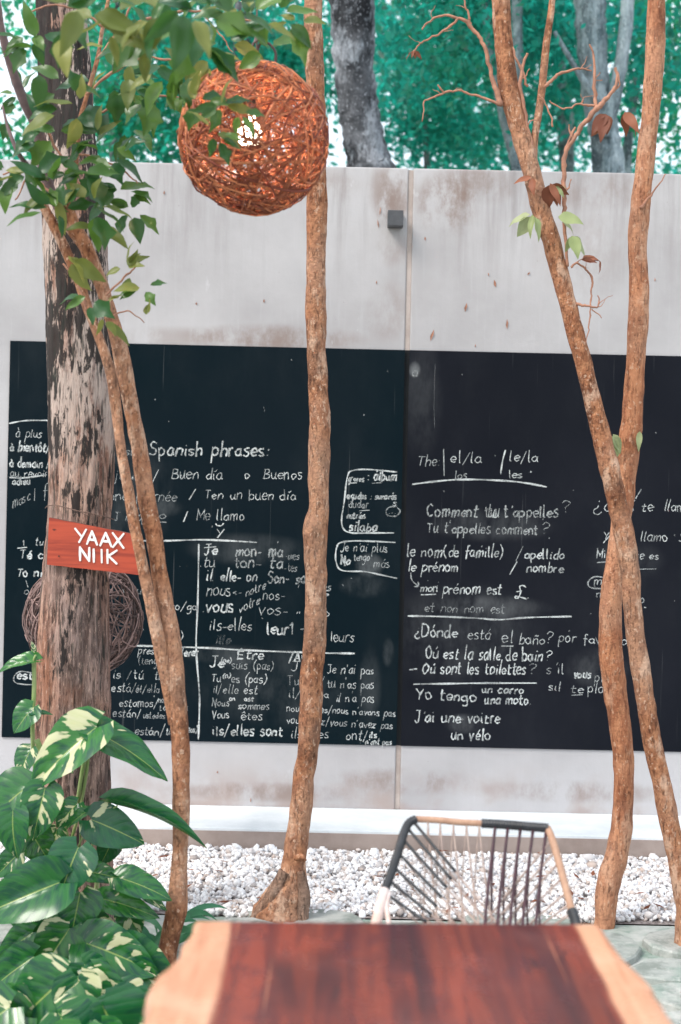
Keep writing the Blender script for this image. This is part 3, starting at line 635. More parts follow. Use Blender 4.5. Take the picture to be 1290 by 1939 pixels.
A.text('ellos', 205, 238, 1388, 8); A.text('están/', 256, 312, 1391, 9.5); A.text('tienen', 315, 345, 1391, 7); B.text('ellos)', 349, 374, 1386, 6, w=2)
B.text('. .', 340, 357, 1072, 8)
B.mark(); B.dots = len(B.v)
for _ in range(26): x, y = hr.uniform(20, 740), hr.uniform(680, 1390); B.line([(x, y), (x+hr.uniform(-2,2), y+hr.uniform(1,4))], 1.8, own=False)
C3.line([(500,770),(502,780)], 2.4)
A.build('chalk_writing', M['chalk'], BL); B.build('faint_chalk_writing', M['chalk2'], BL); C3.build('chalk_smears', M['chalk3'], BL)
A, B, C3 = Chalk(), Chalk(), Chalk()
A.text('The:', 790, 834, 881, 10.5); A.line([(840,851),(841,901)], 2.4); A.text('el/la', 853, 912, 876, 11); A.text('los', 860, 884, 906, 9); A.line([(957,852),(951,875),(948,898)], 2.4); A.text('le/la', 964, 1018, 873, 10.5, slope=.03); A.text('les', 963, 988, 905, 9); A.line([(1004,893),(1006,894)], 3)
A.line([(781,917),(820,912),(870,908),(930,909),(985,913),(1035,922)], 3)
B.text("Comment tu t'appelles", 808, 1056, 978, 12.5, w=2.4, slope=.005); B.text('?', 1062, 1080, 970, 11); A.text('tu', 920, 944, 979, 13, w=1.6)
B.text("Tu t'appelles comment", 808, 1018, 1008, 11, w=2.2); B.text('?', 1022, 1040, 1010, 11)
A.text('le nom', 770, 836, 1053, 12.5, w=2); A.text('(de famille)', 840, 952, 1053, 12, w=2); A.text('/', 976, 990, 1057, 11); A.text('apellido', 992, 1068, 1057, 9.5, w=2)
A.text('le prénom', 771, 868, 1081, 11.5, w=2); A.line([(965,1088),(979,1063)], 2.2); A.text('nombre', 996, 1066, 1082, 9.5, w=2.2)
B.line([(778,1084),(780,1098),(792,1110)], 2); B.line([(784,1110),(793,1110),(791,1101)], 2)
A.text('mon', 795, 829, 1120, 9.5, w=1.9); A.line([(797,1126),(826,1125)], 2); A.text('prénom est', 837, 950, 1123, 11, w=2); A.text('£', 974, 997, 1133, 13, w=2.2); A.text('.', 996, 1002, 1133, 8, w=3)
B.text('et non nom est', 804, 956, 1158, 9.5)
A.line([(772,1166),(830,1167),(900,1170),(945,1173),(1000,1169),(1082,1167)], 2.8)
A.text('¿Dónde', 784, 865, 1205, 12, w=2.4); A.text('está', 885, 928, 1210, 11); A.text('el', 950, 971, 1216, 11); A.line([(949,1223),(972,1223)], 2.2); A.text('baño', 982, 1032, 1219, 10.5); A.text('?', 1031, 1046, 1216, 11)
A.text('por', 1056, 1091, 1215, 10); A.text('favor', 1103, 1162, 1218, 10); A.text('por', 1163, 1196, 1220, 9)
A.text('Oú est la salle de bain', 806, 1026, 1246, 12.5, w=2.2, slope=.025); A.text('?', 1029, 1044, 1250, 10)
A.line([(775,1268),(790,1266)], 3.2); A.text('Oú sont les toilettes', 800, 995, 1274, 12.5, w=2.2, slope=.015); B.text('?', 1000, 1015, 1275, 10)
A.text("s'il", 1035, 1068, 1275, 10.5); A.text('vous', 1085, 1118, 1283, 8.5, w=2.6); A.text('plaît', 1125, 1168, 1290, 10); A.text('sil', 1037, 1061, 1307, 9.5); A.text('te', 1080, 1104, 1311, 10); A.line([(1082,1316),(1103,1315)], 1.6); A.text('plaît', 1112, 1160, 1311, 10)
A.line([(783,1295),(850,1294),(920,1293),(1016,1293)], 2.8)
A.text('Yo tengo', 788, 902, 1323, 12, w=2.4, slope=.05); A.text('un carro', 912, 991, 1311, 7.5, w=2.4); A.text('una moto.', 917, 1006, 1332, 9.5, w=2.5)
A.text("J'ai une voitre", 786, 947, 1366, 11, w=2.4); A.text('un vélo', 854, 928, 1399, 11.5, w=2.6)
A.text('¿', 1122, 1139, 968, 12); A.text('Cómo', 1142, 1200, 968, 10); A.text('te', 1213, 1236, 968, 11); A.text('llamas?', 1256, 1330, 967, 10.5); A.line([(1203,944),(1214,926)], 2.2); B.line([(1196,945),(1202,948)], 3)
A.text('Yo', 1142, 1165, 1023, 11); A.line([(1142,1028),(1165,1002)], 2); A.text('me', 1170, 1200, 1025, 8); A.text('llamo', 1211, 1263, 1024, 10.5); A.text('S', 1285, 1298, 1026, 10)
A.text('Mi nombre es', 1128, 1246, 1057, 8.5); B.line([(1130,1065),(1160,1063)], 2); B.line([(1180,1078),(1242,1077)], 2)
A.text('mi', 1124, 1146, 1107, 8.5); B.line([(1150,1094),(1125,1092),(1113,1103),(1120,1113),(1148,1114)], 2.2); B.text('mi', 1128, 1150, 1130, 8); A.text('s', 1204, 1212, 1113, 8); A.text('o', 1211, 1219, 1141, 8); A.line([(1219,1150),(1223,1150)], 2.4)
B.mark(); B.dots = len(B.v)
for _ in range(18): x, y = hr.uniform(790, 1285), hr.uniform(690, 1410); B.line([(x, y), (x+hr.uniform(-2,2), y+hr.uniform(1,4))], 1.8, own=False)
B.line([(783,702),(790,704),(789,712),(782,711),(782,704)], 1.8); C3.line([(824,690),(822,760),(823,810)], 1.5); C3.line([(866,1355),(876,1365)], 9)
A.build('chalk_writing', M['chalk'], BR); B.build('faint_chalk_writing', M['chalk2'], BR); C3.build('chalk_smears', M['chalk3'], BR)

# small square wall lamp near the joint
lc = P(748, 419, DW); s_ = DW/F
lp = thing('wall_light', (lc.x, DW, lc.z), 'small dark square outdoor light fixed high on the wall beside the joint', 'wall light')
b_ = MB(); b_.box((lc.x-14.5*s_, DW-.075, lc.z-14*s_), (lc.x+14.5*s_, DW-.004, lc.z+15*s_), .002); part('housing', b_.mesh('housing'), M['metal'], lp)
b_ = MB(); b_.box((lc.x-12*s_, DW-.004, lc.z-12*s_), (lc.x+12*s_, DW, lc.z+12*s_)); part('back_plate', b_.mesh('back_plate'), M['metal'], lp)
# ---------------------------------------------------------------- stems and trunks
def stem_geo(pp, depth, n=14, per=10, rough=.05, base=None, fscale=9, lump=.05, kink=0.0):
    """pp: (px, py, diameter px[, depth]) down or up the stem"""
    w = []
    for q in pp:
        d = q[3] if len(q) > 3 else depth
        c = P(q[0], q[1], d); w.append((c.x, c.y, c.z, q[2]*.47*d/F))
    sp = smooth_path(w, per)
    if kink: sp = [np.array((*(Vector(s[:3])+noise.noise_vector(Vector(s[:3])*38)*kink+noise.noise_vector(Vector(s[:3])*110)*kink*.5), s[3]*(1+.5*max(0, noise.noise(Vector(s[:3])*70))))) for s in sp]
    def disp(k, q, p, dr):
        v = noise.noise(Vector((p.x*fscale, p.y*fscale, p.z*fscale*.6)))*lump
        v += noise.noise(Vector((p.x*60, p.y*60, p.z*14)))*rough+noise.noise(Vector((p.x*25, p.y*25, p.z*22)))*rough*.8
        return v*1.6
    return tube_geo([s[:3] for s in sp], [max(s[3], .0008) for s in sp], n, True, disp)
def stem(name, pp, depth, m, root, n=14, per=10, **kw):
    vs, fs = stem_geo(pp, depth, n, per, **kw); return part(name, mesh(name, vs, fs, True), m, root)

# thick trunk carrying the sign
DT = 4.70
c = P(150, 1860, DT)
bt = thing('broad_trunk_tree', (c.x, c.y, 0), 'thick tree with furrowed black-blotched bark behind the wooden sign, pothos climbing its foot', 'tree')
def bigtrunk():
    cen = [(105,-420,92),(112,-200,92),(116,0,96),(122,120,100),(132,300,108),(141,450,120),(146,600,122),(154,750,124),(156,900,125),(151,1000,124),(146,1080,130),(140,1200,138),(136,1350,143),(134,1500,148),(134,1650,158),(132,1780,178),(130,1850,215),(130,1885,250)]
    w = []
    for x, y, dm in cen: q = P(x, y, DT); w.append((q.x, q.y, q.z, dm*.485*DT/F))
    sp = smooth_path(w, 22); 
    def disp(k, q, p, d):
        a = noise.noise(Vector((p.x*7, p.y*7, p.z*2.2)))*.10
        # long vertical furrows
        f = noise.noise(Vector((d.x*9+p.z*.6, d.y*9, p.z*3.4)));  g = noise.noise(Vector((d.x*17, d.y*17+3, p.z*7)))
        h = noise.noise(Vector((p.x*70, p.y*70, p.z*22)))
        low = 1-min(max((p.z-1.2)/.9, 0), 1)*.5
        return a+(-abs(f)*.10-abs(g)*.075)*low+h*.022+.03
    vs, fs = tube_geo([s[:3] for s in sp], [s[3] for s in sp], 84, True, disp)
    part('trunk', mesh('trunk', vs, fs, True), M['bigbark'], bt)
    for pp in ([(108,-180,60),(170,-330,44),(260,-480,30)], [(105,-300,50),(40,-430,36),(-60,-560,22)]):
        stem('limb', pp, DT, M['bigbark'], bt, n=20)
bigtrunk()
# the wooden sign tied round it
sg = thing('wooden_sign', P(180, 1034, 4.55), 'reddish brown wooden sign with two rows of white hand-painted capitals tied to the thick trunk', 'sign')
def sign():
    d0 = 4.57
    tl, tr, br, bl = P(93,980,d0), P(268,1014,d0-.01), P(266,1089,d0-.01), P(89,1069,d0)
    xa = (tr-tl).normalized(); za = (tl-bl).normalized(); na = xa.cross(za).normalized()
    if na.y > 0: na = -na
    N = 12; vs = []; fs = []
    def lerp(a, b, t): return a+(b-a)*t
    for side in (0, 1):
        for i in range(N+1):
            t = i/N; w = math.sin(i*2.3)*.0006
            a, b = lerp(bl, br, t), lerp(tl, tr, t)
            vs += [a-za*w-na*.022*side, b+za*w-na*.022*side]
    o = 2*(N+1)
    for i in range(N):
        a = 2*i; fs += [(a, a+2, a+3, a+1), (o+a, o+a+1, o+a+3, o+a+2), (a, o+a, o+a+2, a+2), (a+1, a+3, o+a+3, o+a+1)]
    fs += [(0, 1, o+1, o), (2*N, o+2*N, o+2*N+1, 2*N+1)]
    me = mesh('board', vs, fs); me.materials.append(M['signwood']); me.materials.append(M['signback'])
    for p_ in me.polygons:
        if abs(p_.normal.dot(na)) < .5: p_.material_index = 1
    bd = part('board', me, None, sg)
    # brushed capitals, laid out on the board face
    def letter(b_, strokes, cx, cy, w, h, sw, tilt):
        for k in strokes:
            q = []
            for gx, gy in k:
                x = cx+gx*w; y = cy-gy*h; q.append((x+math.sin(gx*9+gy*5)*.4, y+(x-cx)*tilt))
            for i in range(len(q)-1):
                dz = lambda t: d0-.01*(t[0]-93)/175-.0022-i*.0004-.0003*strokes.index(k)
                a, b = P(*q[i], dz(q[i])), P(*q[i+1], dz(q[i+1]))
                e = (b-a).normalized(); s2 = e.cross(Vector((0,1,0))).normalized()*sw*d0/F/2
                m_ = (a+b)/2; up = Vector((0, -.0008, 0))
                a, b = a-e*sw*d0/F*.25, b+e*sw*d0/F*.25
                k1 = 1+.15*math.sin(cx+i)
                ring = [a+s2*.8, a-e*.001, a-s2*.8, m_-s2*k1, b-s2*.85, b+e*.001, b+s2*.85, m_+s2*k1]
                top = [r+up for r in ring]
                b_.add(ring+top, [tuple(range(8, 16))]+[(j, (j+1) % 8, 8+(j+1) % 8, 8+j) for j in range(8)])
    LT = {'Y': [[(0,1),(.5,.5)],[(1,1),(.35,0)]], 'A': [[(0,0),(.5,1)],[(.5,1),(1,0)],[(.2,.35),(.82,.35)]], 'X': [[(0,1),(1,0)],[(1,1),(0,0)]],
          'N': [[(0,0),(0,1)],[(0,1),(1,0)],[(1,0),(1,1)]], 'I': [[(0,0),(0,1)]], 'K': [[(0,0),(0,1)],[(1,1),(0,.5)],[(.1,.55),(1,0)]]}
    for L, x, y, w, h in (('Y',143,1026,20,25),('A',165,1030,19,25),('A',190,1033,21,25),('X',214,1036,20,27),('N',152,1061,17,25),('I',178,1064,1,24),('I',193,1065,1,24),('K',204,1066,17,25)):
        b_ = MB(); letter(b_, LT[L], x, y, w, h, 4.3, .08); part('painted_letter', b_.mesh('painted_letter'), M['signpaint'], bd)
    b_ = MB(); tw = [(86,962,4.66),(91,958,4.60),(105,957,4.585),(125,961,4.572),(150,968,4.565),(178,973,4.57),(205,980,4.60),(216,984,4.68)]
    b_.tube(smooth_path([P(*t) for t in tw], 5), .0016, 6)
    b_.tube(smooth_path([P(176,973,4.568), P(173,979,4.562), P(176,988,4.56), P(183,997,4.562)], 5), .0014, 6)
    b_.tube(smooth_path([P(150,968,4.563), P(165,976,4.56), P(178,973,4.562), P(190,978,4.565)], 5), .0012, 6)
    part('twine', b_.mesh('twine', True), M['twine'], sg)
    b_ = MB(); c = P(112, 1053, d0-.001); b_.tube([c, c+Vector((0,-.004,0))], .0025, 8); part('nail', b_.mesh('nail'), M['signback'], sg)
sign()

# centre tree
DC = 4.84
ct = thing('slim_tree', (P(530,1735,DC).x, DC, 0), 'single slim brown tree with flared root foot, in the middle between lantern and gravel', 'tree', 'slim trees among the tables')
stem('trunk', [(590,-520,30),(598,-250,33),(594,-60,37),(594,60,38),(597,160,38),(600,300,39),(600,420,40),(598,560,39),(600,680,40),(605,800,40),(603,900,41),(603,965,43),(597,1005,50),(598,1050,44),(597,1180,44),(590,1300,44),(585,1400,44),(575,1480,43),(566,1560,45),(557,1630,50),(551,1670,64),(541,1705,90),(530,1740,118),(524,1760,130)], DC, M['bark'], ct, n=28, per=12, rough=.07, lump=.07)
for pp in ([(538,1650,24),(518,1690,28),(494,1725,24),(470,1752,14)], [(570,1650,16),(575,1690,24),(572,1725,30),(570,1755,34)]):
    stem('root', pp, DC-.04, M['rootbark'], ct, n=20, per=8, rough=.07, lump=.13, fscale=12)
for pp in ([(592,1000,20),(583,1000,15),(579,1003,7)], [(560,1625,14,4.81),(572,1622,12,4.79),(578,1630,8,4.79)]): stem('knot', pp, DC, M['bark'], ct, n=12, per=4)
for pp in ([(594,-260,20),(540,-380,15),(470,-520,9)], [(596,-330,20),(660,-430,14),(740,-560,8)]): stem('branch', pp, DC, M['bark'], ct)

# right pair of leaning trees
DR = 4.62
ra = thing('slim_tree', (P(1300,1700,DR).x, DR, 0), 'slim forked tree leaning left as it rises, with dry curled leaves on its thin twigs', 'tree', 'slim trees among the tables')
stem('trunk', [(915,-420,26),(935,-220,30),(946,-40,34),(952,60,35),(960,150,39),(982,240,39),(1002,310,38),(1020,380,36),(1045,460,37),(1066,540,33),(1084,610,33),(1105,690,33),(1128,780,36),(1148,860,38),(1165,930,40),(1180,1000,42),(1192,1070,40),(1196,1140,38),(1204,1210,37),(1218,1300,37),(1233,1390,37),(1252,1480,38),(1270,1570,40),(1290,1660,44),(1308,1730,60),(1314,1790,80)], DR, M['bark'], ra, n=24, rough=.06, lump=.09)
stem('branch', [(1010,330,18),(1012,270,15),(1025,180,15),(1034,90,15),(1046,0,12),(1052,-120,10),(1060,-300,6)], DR, M['bark'], ra)
tk = random.Random(4)
def twig(root, pp, d, m='twig'):
    if len(pp) > 3:                              # short side twiglets with a bud
        for _ in range(2):
            i = tk.randrange(1, len(pp)-1); x, y, w = pp[i][:3]; a = tk.uniform(0, 6.28); L = tk.uniform(12, 34); b = a+tk.uniform(-.7, .7)
            stem('twig', [(x, y, w*.55), (x+math.cos(a)*L*.5, y-abs(math.sin(a))*L*.5, w*.4), (x+math.cos(b)*L, y-abs(math.sin(b))*L, w*.25), (x+math.cos(b)*L*1.1, y-abs(math.sin(b))*L*1.1, w*.5)], d, M[m], root, n=6, per=5, rough=.03, lump=.12, kink=.004)
    return stem('twig', pp, d, M[m], root, n=7, per=8, rough=.06, lump=.2, kink=.0055)
for pp in ([(1075,505,6),(1069,430,7),(1069,360,8),(1069,300,10),(1085,265,10),(1110,230,10),(1135,200,10),(1155,180,8),(1168,155,6),(1165,130,3)],
           [(1069,298,7),(1075,270,6),(1090,240,5)], [(1130,205,7),(1124,160,6),(1126,110,4),(1115,85,3)], [(1157,178,5),(1172,160,4),(1166,128,3)],
           [(1135,200,5),(1100,198,4),(1065,205,3),(1040,190,2)], [(1012,300,6),(1000,240,7),(985,150,6),(1000,100,4)],
           [(1030,165,6),(1060,140,5),(1100,130,4),(1120,135,2)], [(1000,165,5),(970,90,4)],
           [(947,200,10),(930,140,10),(915,85,9),(890,50,7),(855,30,5),(820,35,4),(800,55,3)], [(870,35,5),(840,60,4),(800,80,3),(780,100,2)], [(890,45,5),(885,20,4),(870,-10,3),(820,-20,2)],
           [(950,200,6),(900,180,5),(860,172,4),(835,178,4),(805,190,3)], [(840,175,4),(830,160,3)], [(805,190,3),(800,230,2)],
           [(1080,505,5),(1090,500,4),(1110,510,4),(1121,530,4),(1120,560,3),(1114,620,2),(1110,650,1.5)], [(1092,575,5),(1110,580,4),(1132,580,3),(1133,560,2)], [(1120,585,2),(1140,600,1.5)],
           [(1048,240,4),(1040,210,3),(1020,180,3)]):
    twig(ra, pp, DR-.02)
rb = thing('slim_tree', (P(1140,1775,4.86).x, 4.86, 0), 'tallest slim tree at the right edge, curving behind its leaning neighbour', 'tree', 'slim trees among the tables')
stem('trunk', [(1262,-460,26),(1250,-260,30),(1243,-60,34),(1243,30,36),(1239,120,38),(1233,210,36),(1223,300,38),(1213,390,38),(1208,470,38),(1211,560,39),(1206,650,38),(1201,740,40),(1195,820,42),(1185,900,44),(1177,980,42),(1168,1060,42),(1158,1130,44),(1155,1210,47),(1164,1300,46),(1175,1380,44),(1181,1450,42),(1181,1530,42),(1172,1600,44),(1156,1660,46),(1149,1700,44),(1145,1760,42),(1140,1800,50),(1138,1840,70)], 4.86, M['bark2'], rb, n=24, rough=.05, lump=.08)
for pp in ([(1246,-200,18),(1300,-330,12),(1380,-450,7)], [(1250,-280,18),(1210,-400,12),(1160,-520,7)]): stem('branch', pp, 4.86, M['bark2'], rb)
for pp in ([(1213,395,6),(1240,360,3),(1262,330,2)],): twig(rb, pp, 4.82)
for pp in ([(915,-300,16),(850,-420,10),(780,-500,6)], [(925,-200,14),(990,-380,8),(1010,-480,5)]): stem('branch', pp, DR, M['bark'], ra)

# left double-stemmed tree in front of the thick trunk
DL = 4.30
lt = thing('slim_tree', (P(315,1835,DL).x, DL, 0), 'slim twin-stemmed tree crossing in front of the sign, its pointed green leaves round the lantern', 'tree', 'slim trees among the tables')
stem('trunk', [(120,395,26),(135,425,34),(160,462,32),(185,520,30),(205,580,29),(225,650,30),(240,720,32),(255,800,33),(268,880,34),(278,950,34),(292,1020,34),(303,1090,34),(315,1160,36),(326,1230,37),(334,1310,38),(341,1390,38),(343,1460,36),(343,1530,34),(342,1600,34),(338,1670,36),(333,1730,40),(323,1780,40),(314,1830,46),(310,1885,62)], DL, M['bark'], lt, n=24, rough=.06, lump=.09)
stem('side_stem', [(62,355,12,4.22),(85,395,18,4.22),(108,440,20,4.22),(145,520,20,4.22),(165,580,20,4.22),(188,640,20,4.22),(208,700,22,4.22),(220,770,22,4.23),(228,840,21,4.23),(240,910,22,4.24),(252,980,23,4.25),(268,1060,25,4.25),(285,1140,26,4.26),(300,1210,26,4.27),(316,1290,26,4.29),(330,1370,24,4.31)], DL, M['bark'], lt, n=18, rough=.06, lump=.08)
stem('branch', [(140,430,26),(128,380,20),(140,340,14),(145,290,12),(152,230,11),(165,180,9),(185,110,9),(195,50,8),(215,-40,7),(250,-160,5)], DL-.08, M['bark'], lt, n=12)
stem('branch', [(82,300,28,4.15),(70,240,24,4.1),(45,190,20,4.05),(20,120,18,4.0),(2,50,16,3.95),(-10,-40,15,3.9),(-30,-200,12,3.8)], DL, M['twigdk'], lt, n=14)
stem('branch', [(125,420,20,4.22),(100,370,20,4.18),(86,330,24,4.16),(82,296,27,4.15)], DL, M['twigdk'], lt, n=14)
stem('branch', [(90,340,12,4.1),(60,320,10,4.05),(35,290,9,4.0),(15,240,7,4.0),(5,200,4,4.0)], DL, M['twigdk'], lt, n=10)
for pp in ([(186,110,6),(230,60,6),(300,30,6),(380,20,5),(450,35,4),(520,50,3)], [(165,180,6),(210,140,6),(270,110,5),(340,120,5),(390,150,4),(420,195,3),(425,240,2)],
           [(150,240,6),(190,215,5),(240,190,5),(300,180,4),(350,190,3)], [(145,290,5),(180,300,4),(230,320,4),(262,350,3)], [(142,340,5),(190,370,4),(235,385,3)],
           [(100,370,5),(70,340,4),(40,320,4),(5,330,3)], [(120,300,5),(95,260,5),(80,200,4),(85,150,3)], [(200,560,4),(240,520,4),(265,500,3)], [(215,600,4),(245,590,3),(275,610,2)],
           [(165,590,4),(150,540,4),(120,500,3)], [(195,50,5),(150,20,4),(100,10,4),(60,20,3)], [(230,60,4),(260,-10,4),(320,-60,3)], [(380,20,4),(420,70,3),(440,100,2)], [(60,320,4),(30,380,3)]):
    stem('twig', [(x, y, w) for x, y, w in pp], 4.12, M['twig'], lt, n=7, per=7, rough=.05, lump=.15, kink=.005)

# ---------------------------------------------------------------- leaves on the slim trees
def leafmesh(name, kind, seed):
    r = random.Random(seed); NV, NU = 7, 2; vs = []; fs = []
    wmax = (.22, .27, .19, .24)[seed % 4]
    for i in range(NV+1):
        v = i/NV; w = wmax*math.sin(math.pi*v**.72)**.9*(1-.2*v) if 0 < v < 1 else 0
        if kind == 'lobed' and 2 <= i <= 4: w *= (1.1, 1.5, 1.05)[i-2]
        for j in range(-NU, NU+1):
            u = j/NU; back = .12*abs(u) if kind == 'lobed' and 2 <= i <= 4 else 0
            vs.append((u*w, v+back*.8, .18*abs(u)*w*2+r.uniform(-.01,.01)-.22*v*v+.03*math.sin(v*9+seed)))
    K = 2*NU+1
    for i in range(NV):
        for j in range(K-1): fs.append((i*K+j, i*K+j+1, (i+1)*K+j+1, (i+1)*K+j))
    return mesh(name, vs, fs, True)
def lmeshes(kind, m, n=4):
    out = []
    for s in range(n): me = leafmesh('leaf', kind, s); me.materials.append(m); out.append(me)
    return out
LG, LO, LD, LPG = lmeshes('lobed', M['nearleaf'])+lmeshes('plain', M['nearleaf']), lmeshes('plain', M['nearleaf2']), lmeshes('plain', M['dryleaf'], 3), lmeshes('plain', M['palegreen'], 3)
def put_leaf(root, me, pos, dirv, nrm, L, Wd=1.0, name='leaf'):
    y = Vector(dirv).normalized(); z = (Vector(nrm)-y*Vector(nrm).dot(y)).normalized(); x = y.cross(z)
    m = Matrix(((x.x*L*Wd, y.x*L, z.x*L, pos[0]), (x.y*L*Wd, y.y*L, z.y*L, pos[1]), (x.z*L*Wd, y.z*L, z.z*L, pos[2]), (0,0,0,1)))
    o = bpy.data.objects.new(name, me); COL.objects.link(o); o.parent = root; o.matrix_basis = Matrix.Translation(-Vector(root.location)) @ m
    return o
lr = random.Random(21)
def spray(root, px, py, d, n, spread, Lpx, meshes, down=.25, outd=None):
    c = P(px, py, d)
    for i in range(n):
        a = lr.uniform(0, 2*math.pi) if outd is None else outd+lr.uniform(-.9, .9)
        dv = Vector((math.cos(a), lr.uniform(-.55,.35), math.sin(a)*.8-down))
        off = dv*lr.uniform(.1, 1)*spread*d/F
        nr = Vector((lr.uniform(-.7,.7), -.75+lr.uniform(-.5,.5), .55+lr.uniform(-.5,.5)))
        put_leaf(root, lr.choice(meshes), c+off, dv, nr, Lpx*lr.uniform(.7, 1.25)*d/F, lr.uniform(.85, 1.25))
# (px, py, depth, count, spread, size, meshes)
for px, py, d, n, sp, L, ms in ((110,25,3.4,7,60,75,LO+LG),(200,40,3.3,7,50,80,LO),(300,25,3.2,8,60,85,LO+LG),(390,30,3.3,7,50,75,LG),(470,35,3.5,7,45,70,LG+LO),(530,25,3.6,6,35,60,LG),
        (250,95,3.9,7,60,62,LG+LO),(330,120,3.8,10,60,62,LG+LO),(400,110,3.8,8,45,60,LO+LG),(300,170,3.9,8,50,60,LG),(370,190,3.6,6,40,50,LO+LG),(215,150,4.0,8,50,60,LG),
        (150,200,3.9,6,45,60,LG+LO),(110,250,4.0,8,45,60,LG),(185,260,4.0,7,50,60,LG+LO),(240,230,4.1,5,45,55,LG),(60,330,3.9,7,40,55,LG+LO),(20,330,3.9,5,28,50,LG),(100,350,3.9,7,40,55,LG+LO),(160,330,3.9,7,45,55,LG+LO),
        (215,300,4.0,8,40,55,LG),(225,360,4.1,9,32,50,LG),(250,395,4.1,6,20,42,LG),(110,400,3.9,7,30,60,LG+LO),(175,390,3.9,6,35,55,LG+LO),(40,180,4.1,4,40,40,LG),(10,225,4.1,4,20,40,LG),(75,90,3.9,8,50,55,LG),
        (430,80,3.7,6,35,60,LG+LO),(420,200,3.55,6,32,48,LG+LO),(405,250,3.5,6,25,50,LO+LG),(455,215,3.55,3,20,40,LG),(240,505,3.9,6,24,40,LO),(270,545,3.9,5,24,42,LO+LG),(275,600,3.9,2,10,34,LO),(235,560,3.9,3,22,38,LO),
        (125,480,3.85,4,20,58,LO),(165,560,3.85,4,24,44,LG+LO),(195,600,3.9,3,18,45,LO),(355,60,3.4,8,60,70,LG+LO),(280,60,3.5,7,45,70,LO+LG),(505,95,3.7,3,20,50,LG),(190,430,3.95,3,24,45,LO)):
    spray(lt, px, py, d, n, sp, L, ms)
for px, py, d, n, sp, L, ms in ((150,15,3.2,4,50,85,LO),(350,5,3.1,4,60,90,LO+LG),(440,20,3.3,4,50,80,LG),(560,40,3.6,3,20,45,LO),(60,60,3.9,6,45,52,LG),(30,290,4.0,4,30,48,LG),(330,60,3.9,6,60,55,LG),(130,300,4.0,5,50,52,LG),(130,160,4.0,4,35,55,LG),(300,210,4.0,4,40,55,LG)):
    spray(lt, px, py, d, n, sp, L, ms)
print('leaves', len(lt.children))
# dry and pale leaves on the right tree's twigs
for px, py, n, sp, L, ms, od in ((1150,215,5,14,45,LD,-1.7),(1175,205,3,14,45,LD,-1.4),(1040,345,5,8,42,LD,-1.2),(1008,335,2,6,35,LD,-2.3),(1010,405,4,10,48,LPG,-2.2),(1052,410,2,6,42,LPG,-.9),(1050,352,2,8,30,LPG,-.6),
        (1082,445,3,6,42,LPG,-1.1),(1100,492,4,9,38,LD,-.2),(1134,492,1,2,34,LD,-1.8),(783,95,4,8,18,LD,-1.6)):
    spray(ra, px, py, DR-.05, n, sp, L, ms, .1, od)
for px, py, n in ((1160,820,3),(1212,812,1)): spray(rb, px, py, 4.8, n, 8, 44, LPG, .2, -1.6)

# ---------------------------------------------------------------- trees beyond the wall
def leaf_cloud(name, cents, n_each, size, rads, m, root, seed, kind=None):
    g = np.random.default_rng(seed); cs = np.repeat(np.array(cents), n_each, 0); N = len(cs)
    rr = np.repeat(np.array(rads), n_each)[:, None]
    p = cs+g.normal(size=(N, 3))*rr*np.array((1, .9, .62))
    a = g.normal(size=(N, 3)); a[:, 2] -= .4; a /= np.linalg.norm(a, axis=1, keepdims=True)
    b = np.cross(a, g.normal(size=(N, 3))+np.array((0, 0, .8))); b /= np.linalg.norm(b, axis=1, keepdims=True)
    s = g.uniform(.6, 1.35, (N, 1))*size
    v = np.stack([p-a*s*.55, p+b*s*.30, p+a*s*.6, p-b*s*.30], 1).reshape(-1, 3)
    if root is not None: pass
    me = bpy.data.meshes.new(name); me.vertices.add(N*4); me.vertices.foreach_set('co', v.ravel().astype(np.float32))
    me.loops.add(N*4); me.loops.foreach_set('vertex_index', np.arange(N*4, dtype=np.int32))
    me.polygons.add(N); me.polygons.foreach_set('loop_start', np.arange(N, dtype=np.int32)*4); me.update(calc_edges=True)
    return part(name, me, m, root) if root is not None else link(name, me, m)
fr = random.Random(77)
def far_tree(pp, d, bark, leafm, label, blobs, seed, extra=(), n_each=150, size=.075, rad=.32):
    base = P(pp[-1][0], pp[-1][1], d)
    root = thing('forest_tree', (base.x, d, 0), label, 'tree', 'trees beyond the wall')
    q = list(pp); w = q[-1][2]; bx = q[-1][0]+(q[-1][0]-q[-2][0])*.5
    q.append((bx, CY+HCAM*F/d*.55, w*1.15)); q.append((bx, CY+HCAM*F/d, w*1.5))
    stem('trunk', q, d, M[bark], root, n=22, per=10, rough=.10, lump=.10, fscale=4)
    for e in extra: stem('limb', e, d-.1, M[bark], root, n=10, per=6, rough=.05, lump=.1)
    cents, rads = [], []
    for (px, py, rx, ry, k, dd) in blobs:
        for _ in range(k):
            dz = d+dd+fr.uniform(-.7, .7); c = P(px+fr.gauss(0, 1)*rx*.5, py+fr.gauss(0, 1)*ry*.5, dz); cents.append(tuple(c)); rads.append(rad*fr.uniform(.55, 1.2))
    leaf_cloud('crown', cents, n_each, size, rads, M[leafm], root, seed)
    return root
far_tree([(640,-700,80),(650,-300,96),(664,-60,92),(668,60,88),(672,150,76),(684,230,80),(700,310,82),(720,430,90)], 9.0, 'farbark', 'farleaf', 'dark thick tree with black-blotched bark rising beyond the wall between centre tree and wall joint',
         [(760,-250,220,90,16,.8),(560,-250,200,100,16,.8),(790,80,50,60,5,1.5)], 1, [[(668,-100,40),(720,-260,34),(800,-420,20)]])
